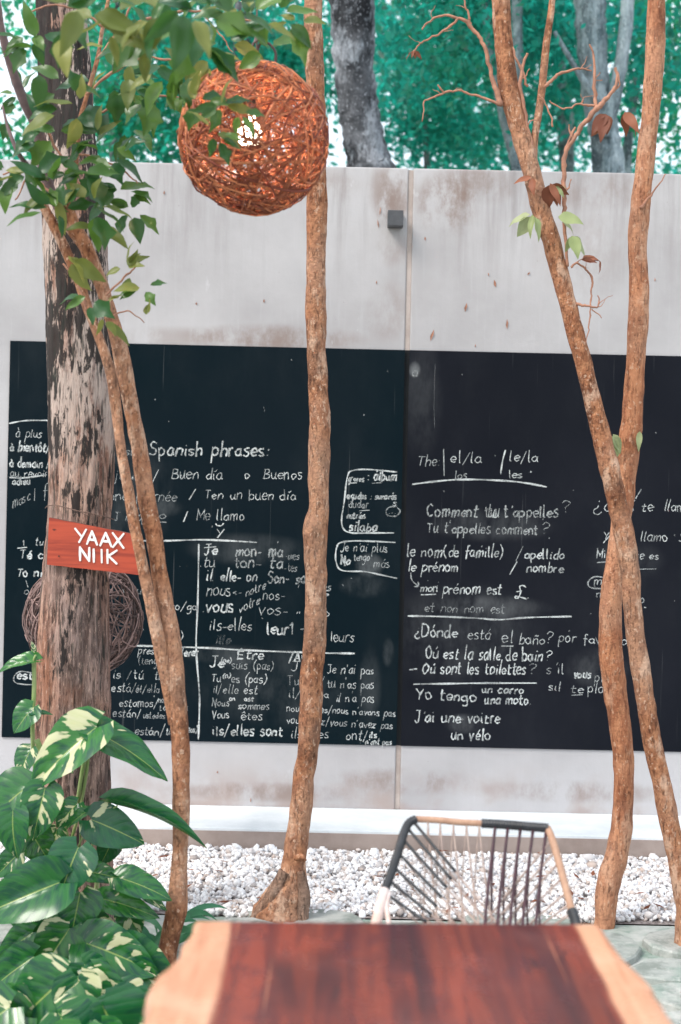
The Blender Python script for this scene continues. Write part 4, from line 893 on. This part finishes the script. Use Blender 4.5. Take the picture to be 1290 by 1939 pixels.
far_tree([(1090,-600,40),(1108,-200,54),(1118,0,60),(1122,80,58),(1128,170,56),(1146,260,62),(1155,330,66),(1160,430,70)], 10.5, 'farbark2', 'farleaf', 'grey furrowed tree with a forked trunk beyond the wall, behind the dry leaves',
         [(1050,-150,260,120,18,.6),(1130,60,120,90,10,1.2),(1230,150,60,120,5,1)], 2, [[(1140,260,36),(1165,180,30),(1182,80,28),(1190,-20,26),(1200,-200,20)], [(1135,200,20),(1085,120,12),(1050,60,8)]])
far_tree([(960,-400,14),(978,-60,22),(980,60,22),(980,140,20),(982,220,20),(978,320,22),(976,420,24)], 11.0, 'farbark2', 'farleaf', 'slender straight pale tree beyond the wall, just behind the forked twig tree',
         [(900,-40,120,80,11,.8),(1010,120,90,90,7,1.2)], 3)
far_tree([(905,-400,10),(918,-50,14),(925,60,16),(938,150,16),(955,230,18),(975,310,20),(990,420,22)], 11.6, 'farbark2', 'farleaf', 'slender pale tree slanting left beyond the wall, next to the straight pale one',
         [(850,60,110,100,11,.5),(800,-60,140,80,9,.8)], 4)
far_tree([(1260,-400,14),(1240,-60,16),(1228,60,16),(1205,160,18),(1190,260,18),(1185,340,20),(1180,420,20)], 12.5, 'farbark2', 'farleaf2', 'thin bent tree beyond the wall near its right end',
         [(1240,40,80,110,10,.5),(1330,120,60,110,6,.5),(1240,230,50,50,2,.5)], 5)
far_tree([(1060,100,10),(1066,140,22),(1068,180,30),(1072,240,32),(1074,320,30),(1074,420,34)], 13.5, 'farbark2', 'farleaf', 'short dark forked stump-like tree beyond the wall, left of the grey furrowed one',
         [(1060,60,80,80,9,.3),(1020,220,60,60,5,.6),(930,280,60,30,3,.6)], 6)
far_tree([(812,-200,8),(808,40,10),(806,160,10),(808,300,12),(810,400,14)], 14.0, 'farbark', 'farleaf', 'thin dark sapling beyond the wall just right of its joint',
         [(820,150,80,110,14,.3),(860,250,90,50,7,.5),(760,120,50,110,7,.5)], 7)
far_tree([(470,-300,30),(462,0,34),(455,160,34),(450,320,38),(450,420,40)], 12.0, 'farbark', 'farleaf', 'tree beyond the wall hidden behind the woven lantern',
         [(450,60,110,110,15,.3),(550,130,50,100,6,.3),(340,120,90,110,12,.6),(300,240,80,60,8,.6)], 8)
far_tree([(230,-300,20),(225,0,24),(222,160,26),(220,320,30),(220,420,32)], 13.0, 'farbark', 'farleaf2', 'leafy tree beyond the wall behind the left leaf clusters',
         [(230,60,110,130,16,.3),(200,230,90,70,9,.3),(90,-30,60,40,4,.3),(30,285,50,16,3,0)], 9)
# dense forest mass further back
g_c, g_r = [], []
for _ in range(84):
    px = fr.uniform(100, 1400); py = fr.uniform(-260, 300); d = fr.uniform(16, 22)
    if px < 150 and 20 < py: continue
    if fr.random() < .12+.35*(py > 200): continue
    g_c.append(tuple(P(px, py, d))); g_r.append(fr.uniform(.3, .75))
for _ in range(110):
    px = fr.uniform(-900, 2200); py = fr.uniform(330, 700); d = fr.uniform(16, 22); g_c.append(tuple(P(px, py, d))); g_r.append(fr.uniform(.5, .9))
o = leaf_cloud('distant_foliage', g_c, 260, .115, g_r, M['farleaf'], None, 99); tag(o, 'mass of blurred teal green forest foliage beyond the wall', 'foliage', kind='stuff')
# ---------------------------------------------------------------- woven ball lanterns
def weave(cen, R_, n, rr, seed, wob=.35, squash=1.0, per=34):
    g = np.random.default_rng(seed); b_ = MB(); cen = Vector(cen)
    for i in range(n):
        ax = Vector(g.normal(size=3)).normalized(); u = ax.orthogonal().normalized(); v = ax.cross(u)
        a0 = g.uniform(0, 6.28); span = g.uniform(1.6, 5.8); off = g.uniform(-.75, .75)*g.uniform(0, 1); fr_, ph, am = g.uniform(1.5, 4), g.uniform(0, 6), g.uniform(.03, wob)
        rad0 = R_*g.uniform(.93, 1.0); pts = []
        m = max(8, int(per*span/6))
        for k in range(m+1):
            t = a0+span*k/m; h = off+am*math.sin(fr_*t+ph)
            p = (u*math.cos(t)+v*math.sin(t))*math.sqrt(max(0, 1-min(h*h, .98)))+ax*h
            p = p.normalized()*rad0*(1+.02*math.sin(5*t+ph)); p.z *= squash; pts.append(cen+p)
        b_.tube(pts, rr*g.uniform(.6, 1.3), 5, False)
    return b_
LC = P(481, 262, 3.85); LR = 143*3.85/F
ln = thing('woven_lantern', LC+Vector((0,0,LR)), 'lit orange woven ball lantern hanging in front of the centre tree', 'lantern')
part('woven_shell', weave(LC, LR, 250, .0022, 4, .3, 1.0).mesh('woven_shell', True), M['rattan'], ln)
part('lower_weave', weave(LC-Vector((0,0,.004)), LR*.985, 26, .0036, 14, .1).mesh('lower_weave', True), M['rattan'], ln)
bb = MB(); bc = LC+Vector((-.010, -.03, .005))
ring = []; 
prof = [(0,-.036),(.018,-.033),(.030,-.02),(.034,-.004),(.030,.014),(.020,.030),(.014,.042),(.013,.056)]
vs = [(bc.x+r*math.cos(a*math.pi/8), bc.y+r*math.sin(a*math.pi/8), bc.z+z) for r, z in prof for a in range(16)]
fs = [(i*16+j, i*16+(j+1) % 16, (i+1)*16+(j+1) % 16, (i+1)*16+j) for i in range(7) for j in range(16)]
bulb = part('bulb', mesh('bulb', vs, fs, True), M['bulb'], ln)
b_ = MB(); b_.tube([bc+Vector((0,0,.056)), bc+Vector((0,0,.10))], .016, 12); part('bulb_socket', b_.mesh('bulb_socket', True), M['metal'], bulb)
b_ = MB(); b_.tube(smooth_path([bc+Vector((0,0,.10)), LC+Vector((0,0,LR)), P(487,60,3.86), P(487,-30,3.88), P(492,-300,3.9)], 5), .0022, 7); part('hanging_cord', b_.mesh('hanging_cord', True), M['twine'], ln)
b_ = MB()
b_.tube(smooth_path([P(462,132,3.85), P(466,98,3.84), P(480,84,3.84), P(486,60,3.85), P(484,35,3.85)], 6), .0026, 6)
b_.tube(smooth_path([P(520,130,3.85), P(522,100,3.85), P(508,82,3.85), P(492,84,3.85), P(487,104,3.85)], 6), .0036, 6)
b_.tube(smooth_path([P(478,84,3.84), P(490,76,3.84), P(498,84,3.84)], 6), .003, 6)
part('hook', b_.mesh('hook', True), M['rattandk'], ln)
pl = bpy.data.lights.new('bulb_light', 'POINT'); pl.energy = 140; pl.color = (1, .72, .48); pl.shadow_soft_size = .034
po = bpy.data.objects.new('bulb_light', pl); COL.objects.link(po); po.location = bc; po.parent = ln; po.matrix_parent_inverse = Matrix.Translation(-ln.location)

L2 = P(159, 1170, 5.25); R2 = 112*5.25/F
l2 = thing('woven_lantern', L2+Vector((0,0,R2)), 'unlit dark ball lantern of dry vine, half hidden low behind the thick trunk', 'lantern')
part('woven_shell', weave(L2, R2, 105, .0030, 8, .4).mesh('woven_shell', True), M['rattandk'], l2)
b_ = MB(); b_.tube([L2+Vector((0,0,R2*.97)), L2+Vector((-.01,-.1,1.0)), L2+Vector((-.0,-.2,2.2))], .002, 6); part('hanging_cord', b_.mesh('hanging_cord'), M['black'], l2)

# ---------------------------------------------------------------- pothos on the thick trunk
def heart(name, seed):
    r = random.Random(seed); NV, NU = 12, 4; vs = []; fs = []; uv = []
    fold = r.uniform(.12, .34); droop = r.uniform(.12, .34); wav = r.uniform(.01, .03); asy = r.uniform(-.06, .06); tipc = r.uniform(-.08, .08)
    for i in range(NV+1):
        v = i/NV; w = .53*(math.sin(math.pi*min(1, v)**.60))**.68*(1-.10*v) if 0 < v < 1 else (.12 if v == 0 else 0)
        w *= 1 if v < .8 else 1-.25*(v-.8)/.2
        for j in range(-NU, NU+1):
            u = j/NU; back = -.20*abs(u)**1.4*(1-v)**2
            x = u*w*(1+asy*u)+tipc*v*v; z = fold*abs(u)*w*1.3-droop*v*v-.1*abs(u)**3*w+wav*math.sin(v*14+u*3+seed)*abs(u)
            vs.append((x, v+back, z)); uv.append((u*(1 if w else .0), v))
    K = 2*NU+1
    for i in range(NV):
        for j in range(K-1): fs.append((i*K+j, i*K+j+1, (i+1)*K+j+1, (i+1)*K+j))
    me = mesh(name, vs, fs, True, uv); me.materials.append(M['pothos2' if seed % 4 == 1 else 'pothos']); return me
HM = [heart('leaf', s) for s in range(12)]
po_ = thing('pothos', (P(120,1860,4.5).x, 4.5, 0), 'large-leaved climbing pothos with cream streaks wrapped round the foot of the thick trunk', 'plant')
pr = random.Random(9)
def pleaf(b, t, w, d, dd=-.05, nx=0.0, nz=.55, mi=None):
    lim = lambda y, q: min(q, (HCAM-.035)*F/(y-CY))
    a, e = P(b[0], b[1], lim(max(b[1], t[1]), d)), P(t[0], t[1], lim(t[1]+10, d+dd))
    L = (e-a).length/1.0; wd = w*1.08*d/F/L
    return put_leaf(po_, HM[pr.randrange(12) if mi is None else mi], a, e-a, (nx+pr.uniform(-.15,.15), -1, nz), L, wd)
for args in (((182,1378),(48,1478),96,4.22,-.10,-.1,.7,0),((176,1384),(326,1452),74,4.24,-.03,.2,1.6,3),((68,1252),(-8,1258),34,4.4,-.02,0,1.6),((62,1340),(24,1386),52,4.38,-.03,-.2,.4),
    ((60,1350),(98,1345),14,4.37,0,0,1.4),((58,1420),(30,1470),46,4.36,-.03,-.3,.3),((52,1490),(-60,1570),95,4.2,-.04,-.1,.8),((86,1492),(60,1590),72,4.16,-.05,.2,.2),((25,1535),(18,1625),66,4.14,-.04,-.1,.3),
    ((146,1522),(106,1566),44,4.3,-.03,0,.5),((166,1536),(120,1562),22,4.28,-.02,0,1.0),((174,1552),(272,1592),74,4.25,-.03,.1,.5),((220,1524),(396,1560),34,4.24,-.03,.1,1.9),
    ((56,1568),(92,1640),66,4.3,-.04,.2,.4),((148,1606),(108,1696),88,4.12,-.05,-.1,.25),((34,1618),(-14,1662),44,4.2,-.02,0,.5),((112,1672),(-50,1732),104,4.08,-.08,0,.6,2),
    ((152,1690),(136,1772),86,4.15,-.05,.1,.35),((162,1650),(238,1660),40,4.26,0,.1,.8),((226,1662),(322,1690),54,4.2,-.04,.2,.8),((196,1702),(302,1728),48,4.22,-.02,.1,.8),
    ((164,1786),(296,1832),98,4.1,-.06,.15,.5),((132,1758),(66,1856),88,4.12,-.05,0,.25),((62,1766),(-14,1818),54,4.14,-.03,-.1,.7),((64,1812),(-30,1874),70,4.12,-.03,-.2,.5),
    ((122,1852),(8,1955),120,3.98,-.08,0,.4),((182,1838),(262,1928),44,4.05,-.03,.5,.3),((152,1862),(222,1945),74,4.02,-.04,.2,.2),((232,1812),(300,1866),52,4.12,-.02,.3,.4),((160,1826),(222,1880),60,4.16,-.03,.2,.2),
    ((236,1870),(296,1935),56,4.1,-.03,.2,.4),((110,1918),(190,1985),76,3.96,-.04,0,.5),((40,1888),(-20,1950),70,4.05,-.04,-.2,.4),((268,1690),(318,1722),22,4.25,-.01,.2,.9),
    ((215,1588),(190,1640),44,4.34,-.02,.1,.2),((238,1720),(262,1772),50,4.28,-.02,.2,.3),((96,1735),(60,1782),56,4.2,-.02,-.1,.3),((108,1570),(98,1620),40,4.36,-.02,0,.2),((66,1232),(60,1214),8,4.4,0,0,.3),((120,1440),(138,1462),20,4.36,-.02,0,.9),
    ((30,1700),(60,1785),54,4.24,-.02,-.1,.2),((205,1880),(180,1935),56,4.12,-.02,.1,.2)):
    pleaf(*args)
for i in range(17):                                         # leaves tucked in behind
    y = pr.uniform(1670, 1960); sp = 50+50*(y-1560)/370; x = 140+pr.uniform(-1, 1)*sp; a = pr.uniform(.2, 2.9); L = pr.uniform(75, 120)
    pleaf((x, y), (x+math.cos(a)*L*1.0, y+abs(math.sin(a))*L), L*pr.uniform(.7, .95), pr.uniform(4.28, 4.5), -.03, pr.uniform(-.4, .4), pr.uniform(.1, .7), pr.choice((0,2,3,5,6,8)))
for i in range(7):
    x, y = -15+i*44+pr.uniform(-12,12), pr.uniform(1880, 1990); a = pr.uniform(.3, 2.8); L = pr.uniform(110, 160)
    pleaf((x, y), (x+math.cos(a)*L, y+abs(math.sin(a))*L*.8), L*.8, pr.uniform(3.9, 4.1), -.03, pr.uniform(-.3,.3), pr.uniform(.3,.8), pr.choice((0,2,3,5,6)))
b_ = MB()
def vstem(pp, d, r): b_.tube(smooth_path([P(x, y, d) if len(q) == 2 else P(x, y, q[2]) for q in pp for x, y in [q[:2]]], 6), r, 7)
vstem([(64,1225),(65,1300),(62,1380),(66,1450),(80,1520),(95,1600),(110,1700),(120,1800),(118,1890)], 4.42, .007)
vstem([(70,1400),(95,1470),(120,1560),(140,1660),(150,1780),(145,1890)], 4.40, .009)
vstem([(185,1660),(178,1740),(170,1820),(165,1890)], 4.46, .008)
part('climbing_stem', b_.mesh('climbing_stem', True), M['vine'], po_)
for pp, r in (([(182,1378,4.23),(168,1400,4.26),(158,1450,4.32),(150,1500,4.36),(145,1540,4.4)], .0065),([(178,1386,4.25),(170,1415,4.3),(163,1470,4.34),(152,1530,4.38),(135,1590,4.4),(125,1600,4.4)], .0055),([(66,1262,4.41),(64,1250,4.4),(68,1240,4.4)], .003),
    ([(62,1340,4.38),(64,1355,4.4),(62,1380,4.42)], .003),([(222,1526,4.25),(200,1545,4.3),(175,1600,4.4),(160,1650,4.42)], .0028),([(86,1492,4.18),(100,1540,4.3),(120,1580,4.4)], .003),([(175,1556,4.26),(150,1600,4.36),(140,1640,4.4)], .003),
    ([(52,1490,4.2),(80,1530,4.3),(105,1590,4.4)], .0035),([(112,1672,4.1),(125,1700,4.25),(130,1750,4.38)], .0035),([(200,1702,4.23),(160,1700,4.3),(140,1720,4.38)], .0025),([(132,1758,4.14),(140,1800,4.3),(145,1830,4.4)], .003),([(152,1538,4.3),(152,1600,4.36),(150,1650,4.4)], .0028),
    ([(164,1786,4.12),(150,1770,4.25),(135,1760,4.38)], .003),([(122,1852,4.0),(128,1820,4.2),(125,1800,4.38)], .0035),([(148,1606,4.14),(150,1640,4.25),(140,1690,4.4)], .003)):
    b_ = MB(); b_.tube(smooth_path([P(*q) for q in pp], 6), r, 7); part('leaf_stalk', b_.mesh('leaf_stalk', True), M['vine'], po_)
# small strap-leaved plant between the twin-stemmed tree and the table
sp_ = thing('strap_leaf_plant', G(300,1800,0), 'low plant with narrow striped strap leaves at the foot of the twin-stemmed tree', 'plant')
for i in range(20):
    a = pr.uniform(-.15, 1.25) if i < 14 else pr.uniform(1.2, 3.0); L = pr.uniform(.13, .24); bz = Vector((sp_.location.x+pr.uniform(-.03,.05), 4.42+pr.uniform(-.05,.05), .0))
    vs = []; n = 9; up = pr.uniform(.35, .9)
    yd = pr.uniform(-.4, .5)
    for k in range(n+1):
        t = k/n; p = bz+Vector((math.cos(a)*L*t, yd*L*t, L*(up*t*1.6-t*t*up*1.1)+.02)); w = .011*math.sin(math.pi*min(.98, .08+t*.9))
        vs += [p+Vector((0,.4*w,w)), p-Vector((0,0,.2*w)), p+Vector((0,-.4*w,-w*.8))]
    fs = [(3*k+j, 3*k+j+1, 3*k+j+4, 3*k+j+3) for k in range(n) for j in (0, 1)]
    part('leaf', mesh('leaf', vs, fs, True), M['strap'], sp_)

# ---------------------------------------------------------------- rope chair beyond the table
ch_ = thing('rope_chair', (P(905,1740,3.2).x, 3.15, 0), 'low rope-strung chair with black and tan wrapped frame at the far end of the table', 'chair')
def tb(name, pts, r, m, sm=True, n=10, per=6, label=None):
    b_ = MB(); q = smooth_path(pts, per) if sm else pts; b_.tube(q, r, n); return part(name, b_.mesh(name, True), M[m], ch_, label)
Dt, Db = 3.42, 3.20                          # top of the back leans away
def bk(px, py):                              # a point on the plane of the back
    t = (py-1550)/190; return P(px, py, Dt+(Db-Dt)*t)
TL, TR = bk(783,1551), bk(1036,1566)
def coil(name, pts, r, m, label=None):       # a wrapped rail: rings of cord standing proud
    q = [Vector(p) for p in smooth_path(pts, 8)]; L = sum((q[i+1]-q[i]).length for i in range(len(q)-1)); n = int(L/.0035)
    out = []; rad = []; i = 0; acc = 0; 
    for k in range(n+1):
        s = L*k/n
        while i < len(q)-2 and acc+(q[i+1]-q[i]).length < s: acc += (q[i+1]-q[i]).length; i += 1
        seg = (q[i+1]-q[i]).length or 1e-9; out.append(q[i].lerp(q[i+1], min(1, (s-acc)/seg))); rad.append(r*(1+.10*(k % 2)))
    b_ = MB(); b_.tube(out, rad, 10); return part(name, b_.mesh(name), M[m], ch_, label)
coil('wrapped_rail', [bk(788,1551), bk(830,1553), bk(870,1557), bk(912,1559)], .0075, 'tan', 'tan wrapped top rail')
coil('wrapped_rail', [bk(912,1559), bk(950,1561), bk(1000,1565), bk(1038,1568)], .0105, 'black', 'black wrapped top rail')
coil('wrapped_rail', [bk(788,1551), bk(775,1558), bk(766,1575), bk(757,1605), bk(742,1650), bk(728,1688)], .0098, 'black', 'black wrapped side rail')
coil('wrapped_rail', [bk(1036,1567), bk(1046,1590), bk(1058,1630), bk(1070,1675), bk(1084,1728)], .0085, 'tan', 'tan wrapped side rail')
coil('wrapped_rail', [bk(1083,1724), bk(1090,1745), bk(1100,1790)], .0115, 'black', 'black wrapped end of the side rail')
tb('frame_tube', [bk(729,1686), bk(722,1710), bk(713,1745), bk(700,1800), (bk(700,1800)+Vector((-.01,-.05,-.08)))], .0125, 'tube', label='worn whitish bare tube')
tb('frame_tube', [bk(727,1690)+Vector((.012,0,0)), bk(732,1715), bk(736,1745), bk(742,1800)], .006, 'tube', label='thin brown tube')
# seat hoop, front rail and legs (under the table edge)
sl_, sr_ = bk(700,1800), bk(1100,1790); zf = .40
fl_, fr2 = Vector((sl_.x-.04, 2.72, zf)), Vector((sr_.x+.04, 2.72, zf))
tb('seat_rail', [sl_, Vector((sl_.x-.05, 3.0, zf-.02)), fl_], .011, 'black'); tb('seat_rail', [sr_, Vector((sr_.x+.05, 3.0, zf-.02)), fr2], .011, 'black'); tb('seat_rail', [fl_, (fl_+fr2)/2-Vector((0,.03,0)), fr2], .011, 'tan')
low = [bk(852+(i/9)*130, 1800+3*i/9) for i in range(10)]
tb('seat_rail', [sl_, Vector((low[0].x, low[0].y+.02, low[0].z-.05)), Vector((low[9].x, low[9].y+.02, low[9].z-.05)), sr_], .009, 'tube')
for x, y, ex, ey in ((fl_.x,2.74,-.03,-.02),(fr2.x,2.74,.03,-.02),(sl_.x,3.16,-.03,.12),(sr_.x,3.16,.03,.12)):
    tb('leg', [(x, y, zf), (x+ex, y+ey, .005)], .011, 'tube', False)
def cord(a, b, r, m, sag=0.0):
    mid = (a+b)/2+Vector((0, sag, -abs(sag)*.3)); b_ = MB(); b_.tube(smooth_path([a, mid, b], 4), r, 5); part('cord', b_.mesh('cord', True), M[m], ch_)
for i, px in enumerate((810,833,858,883,907)):               # tan cords from the top rail
    a = bk(px, 1556+i*.9); e = bk(px+30+(i-2)*2, 1800); cord(a, e, .0022, 'tancord', .03); cord(a+Vector((.002,.008,0)), bk(px-8, 1800), .0017, 'tancord', .06)
for i, px in enumerate((938,962,986,1010,1035)):             # black cords, two strands each
    a = bk(px, 1566+i*.8); cord(a, bk(px-24, 1800), .0038, 'dkcord', .02); cord(a+Vector((0,.008,0)), bk(px-4-i*2, 1800), .0030, 'dkcord', .05)
for i, (px, py) in enumerate(((783,1556),(775,1572),(766,1592),(757,1618),(748,1644),(738,1668),(731,1692))):   # fan from the left rail
    a = bk(px, py); e = bk(985-i*18, 1800); cord(a, a.lerp(e, .42+.02*i)+Vector((0,.012,0)), .0038, 'black', .005); cord(a.lerp(e, .40+.02*i)+Vector((0,.012,0)), e, .0022, 'tancord', .012); cord(a+Vector((0,.006,.0)), bk(962-i*20, 1800)+Vector((0,.03,0)), .0016, 'tancord', .04)
for i, (px, py) in enumerate(((1046,1590),(1052,1612),(1058,1634),(1066,1662),(1074,1690),(1080,1712),(1084,1730))):
    a = bk(px, py); cord(a, bk(878+i*18, 1800), .0023, 'tancord', .03); cord(a+Vector((0,.006,0)), bk(900+i*18, 1800)+Vector((0,.03,0)), .0016, 'tancord', .05)
for i in range(9):                                           # seat cords
    x = fl_.x+(fr2.x-fl_.x)*(i+.5)/9; e = low[i]; cord(Vector((x, 2.72, zf)), Vector((e.x, e.y+.02, e.z-.05)), .0025, 'dkcord' if i > 4 else 'tancord', .0)

# ---------------------------------------------------------------- slab table in front
TZ = .75
Lp = [(372,1741),(366,1756),(352,1780),(338,1806),(318,1826),(294,1846),(283,1864),(277,1884),(274,1910),(272,1945),(262,2020),(240,2120),(215,2300),(180,2500)]
Rp = [(1131,1747),(1148,1766),(1164,1788),(1180,1812),(1206,1834),(1228,1856),(1246,1884),(1262,1910),(1282,1945),(1320,2020),(1370,2120),(1450,2300),(1545,2500)]
Lw = [G(x, y, TZ) for x, y in Lp]; Rw = [G(x, y, TZ) for x, y in Rp]
hl = (G(437,1742,TZ).x+G(397,1935,TZ).x)/2; hr_ = (G(1081,1747,TZ).x+G(1184,1935,TZ).x)/2
tt = thing('wooden_table', ((Lw[-1].x+Rw[-1].x)/2, 1.9, 0), 'live-edge wooden slab table with reddish heartwood and pale edges in the foreground', 'table')
def table():
    loop = []
    def dens(pts):
        sp = smooth_path([tuple(p) for p in pts], 7); return [Vector(s) for s in sp]
    l, r = dens(Lw), dens(Rw)
    l = [p+Vector((noise.noise(p*22)*.006, 0, 0)) for p in l]; r = [p+Vector((noise.noise(p*22+Vector((9,0,0)))*.006, 0, 0)) for p in r]
    n = 22; far = [l[0].lerp(r[0], i/n)+Vector((0, noise.noise(Vector((i*.6,0,0)))*.004, 0)) for i in range(1, n)]
    near = [r[-1].lerp(l[-1], i/n) for i in range(1, n)]
    loop = l[::-1]+far+r+near; N = len(loop); c = sum(loop, Vector())/N
    def lay(k, dz): return [Vector((p.x+(c.x-p.x)/(p-c).length*k, p.y+(c.y-p.y)/(p-c).length*k, TZ+dz)) for p in loop]
    ls = [lay(.016, 0), lay(.006, -.0018), lay(0, -.007), lay(-.003, -.025), lay(.004, -.045), lay(.012, -.052)]
    vs = [v for L in ls for v in L]; fs = [tuple(range(N))[::-1], tuple(5*N+i for i in range(N))]
    for k in range(5): fs += [(k*N+i, k*N+(i+1) % N, (k+1)*N+(i+1) % N, (k+1)*N+i) for i in range(N)]
    me = mesh('tabletop', vs, fs)
    import bmesh
    bm = bmesh.new(); bm.from_mesh(me); bmesh.ops.recalc_face_normals(bm, faces=bm.faces); bmesh.ops.triangulate(bm, faces=[f for f in bm.faces if len(f.verts) > 4]); bm.to_mesh(me); bm.free()
    part('tabletop', me, m_table(hl, hr_), tt)
    x0, x1, y0, y1 = hl+.02, hr_-.02, G(700,2450,TZ).y, 2.28
    for x in (x0, x1):
        for y in (y0, y1):
            b_ = MB(); b_.box((x-.03, y-.03, 0), (x+.03, y+.03, TZ-.055), .004); part('leg', b_.mesh('leg'), M['metal'], tt)
    for y in (y0, y1):
        b_ = MB(); b_.box((x0+.031, y-.02, TZ-.115), (x1-.031, y+.02, TZ-.058), .003); part('crossbar', b_.mesh('crossbar'), M['metal'], tt)
table()
